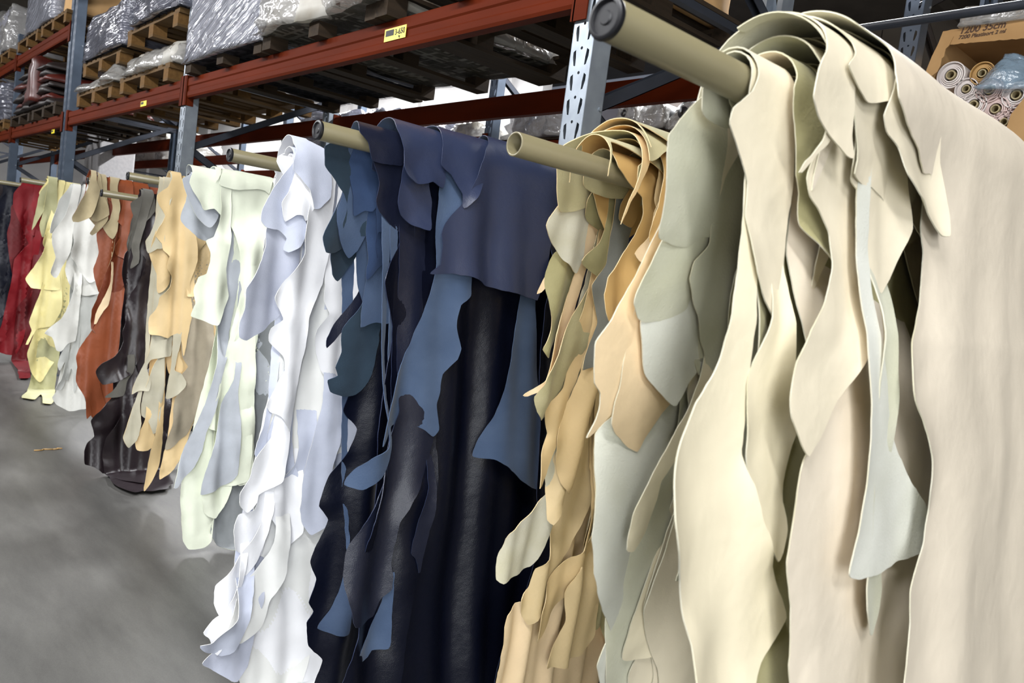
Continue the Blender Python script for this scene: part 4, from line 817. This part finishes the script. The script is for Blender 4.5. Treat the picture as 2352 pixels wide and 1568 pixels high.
hide('D', 'K3', .10, ('white', 'lav', 'snow'), 'white piece with a creased rounded corner low on the left', [(740, -800), (520, 250), (430, 370), (400, 480), (345, 560), (346, 612), (390, 657), (440, 600), (452, 560), (560, 480), (600, 300), (840, -800)], .2)
hide('D', 'K3', .085, WH, 'broad white tube shaped fold low on the left of the pile', [(740, -800), (470, 500), (440, 640), (350, 670), (315, 760), (330, 860), (400, 890), (470, 890), (482, 850), (520, 640), (580, 400), (840, -800)], .2, own=.015)
hide('D', 'K3', .115, ('lav', 'white', 'snow'), 'long lavender suede hide with a forked foot at the right', [(880, -800), (800, 60), (755, 250), (720, 350), (690, 480), (678, 640), (700, 735), (740, 780), (842, 700), (832, 560), (842, 400), (900, 280), (940, 60), (960, -800)], .2, curl=.012)
hide('D', 'K3', .065, ('lav', 'white', 'snow'), 'lavender suede hide spreading behind the forked one', [(720, -800), (660, 300), (640, 400), (570, 470), (540, 560), (522, 640), (600, 628), (680, 590), (760, 300), (800, -800)], .2)
hide('D', 'K3', .09, WH, 'white hide with a wavy left edge low in the middle', [(640, -800), (520, 600), (515, 680), (570, 780), (600, 860), (690, 760), (700, 600), (720, -800)], .2)
hide('D', 'K3', .055, ('white', 'lav', 'snow'), 'largest white hide at the bottom, spread like a skirt', [(700, -800), (620, 600), (560, 880), (500, 1100), (440, 1280), (400, 1450), (395, 1700), (760, 1700), (812, 1460), (760, 1350), (728, 1260), (742, 1100), (782, 940), (770, 780), (840, 650), (860, -800)], .3, own=.02)
hide('D', 'K3', .105, WH, 'white lobe at the lower left with a soft folded edge', [(740, -800), (470, 700), (350, 900), (300, 960), (228, 1060), (220, 1150), (240, 1220), (292, 1252), (340, 1120), (380, 1010), (460, 900), (840, -800)], .2)
hide('D', 'K3', .12, ('snow', 'lav', 'snow'), 'white hide with rounded lobes over the skirt', [(740, -800), (520, 850), (400, 1020), (310, 1140), (268, 1290), (300, 1350), (370, 1372), (470, 1280), (520, 1120), (600, 980), (840, -800)], .2)
hide('D', 'K3', .13, WH, 'small white corner with a grey back, above the floor scraps', [(740, -800), (330, 1050), (252, 1210), (160, 1310), (195, 1350), (232, 1432), (280, 1320), (330, 1180), (840, -800)], .2)
hide('D', 'K3', .11, ('lav2', 'white', 'snow'), 'crumpled grey backed hide trailing on the floor, lower piece', [(740, -800), (330, 1200), (240, 1400), (150, 1470), (210, 1510), (330, 1560), (400, 1500), (440, 1300), (840, -800)], .2, curl=.04, own=.03)
hide('D', 'K3', .145, ('lav', 'white', 'snow'), 'crumpled grey backed scrap trailing on the floor, upper piece', [(740, -800), (300, 1200), (200, 1350), (125, 1370), (160, 1410), (260, 1440), (330, 1400), (400, 1200), (840, -800)], .2, curl=.04, own=.03)
filler('D', 4, 1.62, 2.5, .031, .04, 1.75, .5, [('lav', 'white', 'snow'), ('white', 'lav2', 'snow'), ('snow', 'lav', 'snow')], 'white or lavender backed hide inside the white pile', 35, .28)
filler('D', 6, 1.72, 2.5, .05, .12, .18, 1.6, [('lav2', 'white', 'snow'), ('white', 'lav', 'snow')], 'short white hide arched over the capped pole', 36, .22)
hide('D', 'F', .05, ('snow', 'lav', 'snow'), 'white hide behind the tube shaped fold', [(700, 330), (640, 800), (590, 1050), (560, 1300), (520, 1420), (560, 1600), (700, 1600), (760, 1200), (800, 330)], .3)

# ---- R: ivory
IV = ('ivory', 'grey', 'ivory2')
hide('R', 'K2', .10, IV, 'ivory cap hide over the pole with a scalloped lower edge', [(298, 310), (330, 268), (400, 240), (480, 246), (600, 250), (650, 290), (640, 320), (625, 380), (600, 360), (540, 350), (440, 356), (370, 345), (320, 322)], .5)
hide('R', 'K2', .08, ('ivory', 'grey', 'ivory2'), 'large ivory hide hanging straight with one tall rounded fold', [(160, 256), (142, 310), (165, 370), (205, 430), (225, 478), (290, 470), (330, 510), (385, 570), (405, 620), (440, 720), (452, 820), (447, 900), (467, 1000), (420, 1180), (380, 1330), (360, 1500), (320, 1800), (420, 2120), (510, 2100), (530, 1700), (560, 1200), (620, 500), (640, 300)], .5, own=.02)
hide('R', 'K2', .095, IV, 'ivory leaf with a squared foot left of the straight hanging one', [(330, 300), (320, 520), (280, 640), (240, 662), (265, 740), (240, 860), (200, 880), (170, 960), (180, 1040), (155, 1110), (230, 1140), (300, 1170), (340, 1100), (380, 1000), (372, 850), (390, 640), (400, 300)], .4)
hide('R', 'K2', .036, ('grey', 'ivory', 'ivory2'), 'grey suede hide behind the ivory pole end', [(150, 260), (100, 290), (145, 430), (190, 520), (265, 582), (320, 500), (330, 280)], .2, curl=.01)
hide('R', 'F', .11, ('grey', 'ivory', 'ivory2'), 'pale grey suede leaf with a sharp tip at the left of the ivory pile', [(560, 420), (490, 850), (470, 930), (440, 1000), (415, 1060), (396, 1122), (407, 1122), (440, 1085), (462, 1040), (474, 990), (500, 930), (600, 420)], .2, curl=.012)
hide('R', 'F', .105, ('grey', 'ivory', 'ivory2'), 'long pale grey suede blade down the middle of the ivory pile', [(580, 420), (535, 870), (510, 930), (498, 985), (480, 1050), (458, 1137), (478, 1134), (520, 1115), (542, 1090), (548, 1030), (552, 970), (545, 900), (620, 420)], .2, curl=.01)
hide('R', 'F', .09, IV, 'long ivory hide with a cylinder fold at the right of the pile', [(590, 420), (560, 640), (520, 800), (500, 900), (470, 980), (510, 1000), (500, 1115), (532, 1115), (566, 1103), (575, 1020), (580, 950), (592, 700), (640, 420)], .2, own=.015)
hide('R', 'K3', .06, IV, 'ivory hide with a rounded bottom reaching lowest in its pile', [(380, -1000), (60, 400), (38, 560), (42, 680), (50, 800), (80, 850), (150, 842), (195, 800), (212, 680), (260, 400), (480, -1000)], .3, own=.015)
hide('R', 'K3', .075, IV, 'ivory hide with wavy edge between the lowest ones', [(420, -1000), (180, 400), (140, 565), (145, 640), (172, 668), (220, 680), (262, 620), (292, 540), (340, 300), (500, -1000)], .3)
hide('R', 'F', .062, ('shade_grey', 'ivory', 'ivory2'), 'shaded grey suede hide at the back of the ivory pile foot', [(600, 420), (540, 1000), (500, 1150), (480, 1220), (530, 1260), (580, 1250), (620, 1000), (640, 420)], .3)  # darker grey puts the shade at the pile's foot into the colour
filler('R', 3, 2.05, 2.6, .029, .033, 1.85, .5, [IV, ('grey', 'ivory', 'ivory2')], 'ivory hide inside the ivory pile', 45, .3)

# ---- E: sand
SN = ('sand', 'stone', 'sand')
hide('E', 'K1', .09, ('sand', 'stone', 'sand'), 'long sand coloured hide with a narrow waist, front of its pile', [(1320, 195), (1290, 260), (1205, 325), (1200, 370), (1240, 450), (1252, 490), (1232, 540), (1180, 630), (1232, 700), (1245, 750), (1285, 800), (1268, 880), (1312, 960), (1295, 1035), (1222, 1110), (1210, 1180), (1152, 1260), (1145, 1388), (1220, 1402), (1300, 1425), (1340, 1400), (1390, 1440), (1405, 1560), (1450, 1380), (1475, 1200), (1450, 1000), (1500, 830), (1480, 600), (1460, 430), (1450, 300), (1395, 200)], .5, own=.015)
hide('E', 'K1', .07, SN, 'sand coloured wing at the right of the waisted hide', [(1420, 200), (1440, 420), (1470, 440), (1560, 530), (1605, 600), (1575, 700), (1520, 760), (1490, 840), (1480, 1100), (1420, 1100), (1400, 400), (1380, 200)], .4)
hide('E', 'K1', .08, ('stone', 'sand', 'sand'), 'stone suede flap turned out at the upper left of the sand pile', [(1300, 230), (1230, 400), (1200, 480), (1150, 620), (1115, 680), (1122, 730), (1140, 772), (1200, 740), (1245, 735), (1260, 500), (1360, 230)], .3)
hide('E', 'K1', .06, SN, 'shaded sand hide hollow under the stone flap', [(1320, 230), (1180, 600), (1140, 770), (1170, 860), (1200, 930), (1212, 1080), (1300, 1000), (1320, 700), (1400, 230)], .3)
hide('E', 'K9', .065, ('stone', 'sand', 'sand'), 'stone suede hide with an arched edge below the waisted one', [(1180, -1000), (1090, 60), (1060, 200), (1020, 300), (945, 487), (1000, 465), (1060, 462), (1075, 400), (1050, 290), (1080, 240), (1130, 230), (1180, 222), (1235, 215), (1250, 60), (1280, -1000)], .2)
hide('E', 'K9', .05, ('stone', 'sand', 'sand'), 'rolled stone suede tube in the middle of the sand pile', [(1250, -1000), (1140, 200), (1080, 300), (1020, 500), (1015, 640), (1060, 672), (1105, 775), (1140, 700), (1180, 450), (1185, 200), (1320, -1000)], .2, own=.015)
hide('E', 'K9', .075, ('stone', 'sand', 'sand'), 'stone suede paddle with a rounded foot on the left', [(1150, -1000), (1040, 300), (1000, 480), (950, 620), (880, 800), (900, 850), (937, 880), (992, 820), (1015, 700), (1010, 560), (1060, 300), (1230, -1000)], .2, curl=.012)
hide('E', 'K9', .06, SN, 'pointed sand coloured strip, lowest of the pile', [(1250, -1000), (1130, 700), (1085, 880), (1060, 1000), (1028, 1184), (1080, 1130), (1148, 1000), (1170, 850), (1185, 600), (1330, -1000)], .2, curl=.01)
hide('E', 'K9', .045, SN, 'small torn sand corner under the rolled tube', [(1200, -1000), (1040, 640), (975, 840), (985, 890), (1060, 892), (1100, 860), (1120, 700), (1300, -1000)], .2)
hide('E', 'K9', .085, ('stone', 'sand', 'sand'), 'curled stone suede lobe right of the rolled tube', [(1330, -1000), (1240, 300), (1215, 430), (1210, 530), (1330, 440), (1340, 400), (1300, 340), (1262, 320), (1300, 100), (1400, -1000)], .2)
hide('E', 'K9', .05, ('taupe', 'sand', 'sand'), 'broad taupe suede hide at the right of the sand pile', [(1400, -1000), (1300, 100), (1310, 220), (1350, 290), (1300, 345), (1320, 420), (1250, 520), (1230, 700), (1195, 890), (1280, 830), (1345, 780), (1400, 650), (1440, 500), (1500, 350), (1540, 100), (1560, -1000)], .3)
hide('E', 'K9', .038, ('tan', 'stone', 'sand'), 'tan hide showing at the foot behind the taupe suede', [(1400, -1000), (1200, 850), (1150, 1030), (1150, 1100), (1220, 1050), (1285, 980), (1345, 850), (1420, 600), (1540, -1000)], .3)
filler('E', 3, 2.05, 2.5, .031, .038, 1.85, .5, [SN, ('taupe', 'sand', 'sand')], 'sand coloured hide inside its pile', 55, .25)

# ---- G: dark brown
BR = ('brown', 'dust', 'brown')
hide('G', 'K1', .06, BR, 'shiny crinkled dark brown wrap at the end of its pole', [(1075, 300), (1058, 330), (1065, 365), (1110, 385), (1180, 420), (1240, 400), (1300, 330), (1250, 290), (1150, 290)], .3, own=.02)
hide('G', 'K1', .08, ('dust', 'brown', 'brown'), 'dusty grey suede flap below the dark brown wrap', [(1080, 330), (1000, 390), (1010, 480), (990, 600), (965, 700), (985, 760), (1040, 660), (1110, 530), (1185, 450), (1180, 330)], .3)
hide('G', 'K1', .09, ('dust', 'brown', 'brown'), 'dusty grey suede strip halfway down the dark brown pile', [(1100, 330), (1030, 600), (1000, 720), (1015, 800), (1000, 890), (1052, 850), (1060, 700), (1180, 330)], .3)
hide('G', 'K1', .10, BR, 'shiny dark brown hide with a tangled left edge', [(1150, 330), (1100, 740), (1060, 770), (1100, 830), (1050, 1000), (1000, 1120), (960, 1280), (915, 1380), (930, 1450), (860, 1560), (760, 1620), (720, 1680), (780, 1780), (860, 1760), (1000, 1700), (1150, 1400), (1220, 1000), (1300, 330)], .4, own=.03, curl=.04)
hide('G', 'K9', .12, ('dust', 'brown', 'brown'), 'dusty grey triangle of suede low on the dark brown pile', [(1000, -900), (920, 330), (870, 380), (800, 470), (750, 515), (850, 515), (900, 500), (920, 400), (960, 330), (1080, -900)], .2)
hide('G', 'K9', .07, BR, 'crinkled dark brown hide slumping on the floor', [(1000, -900), (800, 500), (740, 560), (650, 680), (690, 800), (640, 850), (612, 900), (620, 1000), (690, 1022), (770, 1060), (790, 1110), (850, 1150), (950, 1180), (1030, 1172), (1200, 1150), (1250, 900), (1200, -900)], .4, own=.04, curl=.05)
hide('G', 'K9', .09, ('brown', 'dust', 'brown'), 'broad sagging dark brown hide at the foot, creased and glossy', [(1060, -900), (900, 600), (760, 800), (740, 950), (790, 1080), (900, 1105), (1060, 1100), (1200, 1000), (1250, -900)], .3, own=.05, curl=.04)
filler('G', 3, 1.95, 2.5, .031, .038, 2.0, .6, [BR], 'dark brown hide inside its pile', 65, .2)

# ---- O: rust orange
OR = ('orange', 'tsuede', 'orange')
hide('O', 'K1', .06, OR, 'rust orange hide draped over the pole, creased across the top', [(700, 215), (770, 250), (800, 330), (880, 400), (925, 440), (960, 500), (1010, 480), (1100, 400), (1140, 300), (1130, 215)], .5)
hide('O', 'K1', .10, ('tsuede', 'orange', 'orange'), 'tan suede leaf hanging over the chalk white hides', [(690, 215), (670, 280), (600, 400), (552, 500), (562, 532), (600, 532), (690, 495), (740, 380), (770, 290), (740, 215)], .3)
hide('O', 'K1', .09, ('tsuede', 'orange', 'orange'), 'darker tan suede flap right of the leaf', [(740, 230), (720, 340), (700, 420), (690, 520), (740, 532), (832, 480), (825, 400), (790, 300), (780, 230)], .3)
hide('O', 'K1', .08, ('tsuede', 'orange', 'orange'), 'narrow tan suede point under the darker flap', [(760, 230), (760, 480), (720, 560), (680, 622), (702, 636), (755, 600), (822, 510), (820, 230)], .3)
hide('O', 'K1', .07, ('tsuede', 'orange', 'orange'), 'tan suede strip with a curled edge beside the orange leather', [(840, 260), (860, 420), (835, 520), (790, 575), (855, 665), (895, 600), (905, 480), (915, 430), (900, 260)], .3)
hide('O', 'K1', .065, OR, 'rust orange hide with a ragged left edge, upper middle', [(960, 260), (930, 420), (895, 530), (930, 560), (925, 640), (875, 725), (890, 785), (985, 830), (1010, 780), (970, 700), (1000, 600), (1020, 480), (1020, 260)], .3)
hide('O', 'K1', .045, ('orange2', 'tsuede', 'tsuede'), 'deep orange hide in the shaded hollow with thin cut strips', [(940, 260), (860, 760), (800, 940), (740, 1120), (700, 1200), (690, 1350), (760, 1400), (900, 1100), (1000, 900), (1020, 800), (1040, 260)], .3)
hide('O', 'K1', .10, ('peach', 'tsuede', 'peach'), 'thin cream strip hanging across the orange hollow', [(900, 260), (845, 1000), (790, 1120), (730, 1240), (716, 1320), (732, 1318), (790, 1220), (830, 1170), (860, 1040), (930, 260)], .1, curl=.005)
hide('O', 'K9', .075, OR, 'long rust orange hide down the lower left of its pile', [(920, -1000), (740, -100), (640, 60), (552, 220), (560, 300), (553, 400), (610, 520), (620, 665), (650, 640), (672, 668), (770, 600), (722, 420), (765, 300), (870, 150), (880, -100), (1020, -1000)], .3, own=.02)
hide('O', 'K9', .05, ('orange', 'tsuede', 'orange'), 'rust orange hide low down, torn at the foot', [(940, -1000), (760, 100), (700, 300), (650, 460), (665, 660), (700, 690), (780, 640), (860, 300), (1000, -1000)], .3)
filler('O', 3, 1.98, 2.5, .031, .038, 1.95, .5, [('orange2', 'tsuede', 'orange'), OR], 'rust orange hide inside its pile', 75, .2)

# ---- W: chalk white
WC = ('wh2', 'wh3', 'wh2')
hide('W', 'K1', .055, WC, 'bright chalk white fold around the short pole end', [(560, 240), (550, 300), (560, 340), (600, 365), (625, 330), (665, 260), (670, 210), (600, 220)], .3)
hide('W', 'K1', .08, ('wh3', 'wh2', 'wh2'), 'pale grey suede hide at the top of the chalk white pile', [(540, 250), (450, 370), (440, 420), (400, 520), (380, 620), (440, 600), (520, 500), (600, 420), (640, 250)], .3)
hide('W', 'K1', .09, WC, 'chalk white hide with a pointed foot, upper left of its pile', [(560, 250), (500, 480), (400, 620), (395, 700), (425, 800), (388, 920), (432, 962), (475, 880), (540, 760), (560, 600), (620, 250)], .3)
hide('W', 'K1', .10, WC, 'chalk white hide lying smooth in the upper middle', [(640, 250), (560, 560), (560, 700), (540, 800), (600, 880), (680, 1000), (760, 960), (830, 800), (860, 650), (820, 520), (760, 250)], .3, own=.015)
hide('W', 'K1', .07, WC, 'chalk white hide with a lifted lower corner, middle', [(600, 250), (500, 900), (520, 1000), (560, 1060), (640, 1100), (760, 1080), (790, 950), (760, 250)], .3, own=.015)
hide('W', 'K1', .105, WC, 'brightest chalk white leaf with a swallow tail foot', [(620, 250), (560, 1050), (470, 1270), (340, 1390), (400, 1420), (430, 1520), (470, 1530), (520, 1470), (580, 1450), (600, 1250), (700, 250)], .2, own=.015)
hide('W', 'K1', .05, ('wh3', 'wh2', 'wh2'), 'translucent looking pale grey hide beside the orange ones', [(660, 250), (600, 1080), (590, 1500), (640, 1560), (700, 1400), (740, 1180), (760, 250)], .3)
hide('W', 'K9', .085, ('wh3', 'wh2', 'wh2'), 'pale grey tongue low in the chalk white pile, left', [(560, -1000), (480, 100), (440, 200), (412, 280), (425, 320), (470, 260), (440, 380), (390, 450), (430, 460), (470, 400), (500, 200), (620, -1000)], .2)
hide('W', 'K9', .075, ('wh3', 'wh2', 'wh2'), 'pale grey tongue low in the chalk white pile, right', [(620, -1000), (540, 120), (500, 200), (470, 380), (490, 396), (520, 300), (530, 480), (550, 400), (560, 200), (680, -1000)], .2)
hide('W', 'K9', .06, WC, 'lowest chalk white hide curving out on the floor', [(600, -1000), (440, 300), (400, 470), (368, 510), (400, 560), (500, 610), (560, 600), (625, 590), (600, 480), (640, 300), (700, -1000)], .3)
filler('W', 3, 2.03, 2.5, .031, .038, 1.9, .5, [WC], 'chalk white hide inside its pile', 85, .18)

# ---- Y: yellow
YL = ('yellow', 'ysuede', 'yellow')
hide('Y', 'K1', .06, YL, 'yellow hide bunched over the pole with crumpled folds', [(350, 195), (375, 270), (420, 320), (450, 400), (520, 330), (600, 260), (640, 210), (560, 190), (420, 185)], .4, own=.03)
hide('Y', 'K1', .08, ('ysuede', 'yellow', 'yellow'), 'grey yellow suede leaf with a bright thin tip', [(370, 230), (310, 300), (280, 420), (243, 595), (270, 560), (330, 450), (400, 360), (430, 310), (440, 230)], .3)
hide('Y', 'K1', .09, ('ysuede', 'yellow', 'yellow'), 'grey yellow suede hide under the thin tipped leaf', [(370, 230), (330, 450), (300, 560), (320, 650), (350, 640), (400, 580), (440, 450), (440, 230)], .3)
hide('Y', 'K1', .07, YL, 'yellow strip curling beside the pale grey hides', [(450, 230), (400, 420), (360, 540), (325, 700), (370, 740), (400, 600), (460, 400), (500, 230)], .3)
hide('Y', 'K1', .10, YL, 'yellow hide with a pointed left corner halfway down', [(440, 230), (340, 740), (260, 880), (192, 970), (230, 1040), (300, 1050), (400, 1060), (460, 1050), (440, 800), (480, 230)], .3, own=.02)
hide('Y', 'K1', .085, YL, 'lower yellow hide with a long sharp tip on the left', [(440, 230), (330, 1000), (220, 1300), (240, 1370), (190, 1475), (210, 1475), (280, 1360), (400, 1330), (470, 1200), (480, 230)], .3, own=.02)
hide('Y', 'K9', .06, YL, 'lowest yellow hide, rumpled down to the floor', [(480, -1000), (240, 60), (190, 200), (220, 330), (280, 400), (320, 350), (400, 240), (430, 60), (560, -1000)], .3, own=.03)
hide('Y', 'K9', .05, ('ysuede', 'yellow', 'yellow'), 'grey yellow suede hide trailing on the floor', [(500, -1000), (260, 200), (210, 420), (155, 510), (240, 520), (300, 490), (310, 550), (370, 555), (400, 460), (430, 200), (600, -1000)], .3)
filler('Y', 3, 1.98, 2.5, .031, .038, 1.95, .5, [YL, ('ysuede', 'yellow', 'yellow')], 'yellow hide inside its pile', 95, .18)

# ---- X: red
RD = ('red', 'red2', 'red')
hide('X', 'K1', .08, RD, 'bright red hide at the top of the red pile', [(270, 240), (240, 400), (180, 485), (200, 560), (250, 640), (300, 600), (320, 450), (360, 240)], .3)
hide('X', 'K1', .07, RD, 'long red hide with a hooked corner', [(290, 240), (260, 640), (180, 740), (110, 820), (90, 960), (60, 1100), (20, 1300), (-20, 1520), (120, 1550), (200, 1300), (280, 900), (360, 240)], .3, own=.03)
hide('X', 'K1', .09, ('red2', 'red', 'red'), 'dark red ragged hide low on the right of its pile', [(320, 240), (240, 900), (200, 1100), (130, 1200), (110, 1350), (100, 1500), (120, 1650), (160, 1720), (210, 1640), (240, 1400), (340, 1000), (380, 240)], .3, own=.03)
hide('X', 'K9', .06, ('red2', 'red', 'red'), 'dark red hide touching the floor', [(300, -1000), (140, 0), (110, 150), (150, 260), (135, 370), (215, 360), (220, 200), (260, 0), (360, -1000)], .3, own=.03)
filler('X', 3, 1.95, 2.5, .031, .038, 1.95, .5, [RD, ('red2', 'red', 'red')], 'red hide inside its pile', 105, .15)

# ---- N: the dark ones at the far left
hide('N', 'K1', .07, ('mud', 'night', 'mud'), 'brown suede strip among the dark hides at the far left', [(130, 250), (120, 400), (95, 480), (110, 560), (95, 630), (150, 600), (190, 520), (180, 400), (190, 250)], .3)
hide('N', 'K1', .06, ('night', 'mud', 'night'), 'midnight blue hide at the left edge of the picture', [(-60, 250), (-60, 1300), (60, 1200), (90, 900), (110, 500), (140, 250)], .3, own=.03)
hide('N', 'K1', .05, ('black', 'mud', 'night'), 'black hide beside the midnight blue one at the left edge', [(60, 250), (40, 900), (-10, 1500), (80, 1500), (200, 900), (220, 250)], .3, own=.03)
filler('N', 5, 1.95, 2.6, .034, .08, 1.9, .6, [('night', 'mud', 'night'), ('black', 'mud', 'night'), ('brown', 'mud', 'brown')], 'dark hide in the furthest pile at the left edge', 115, .2)
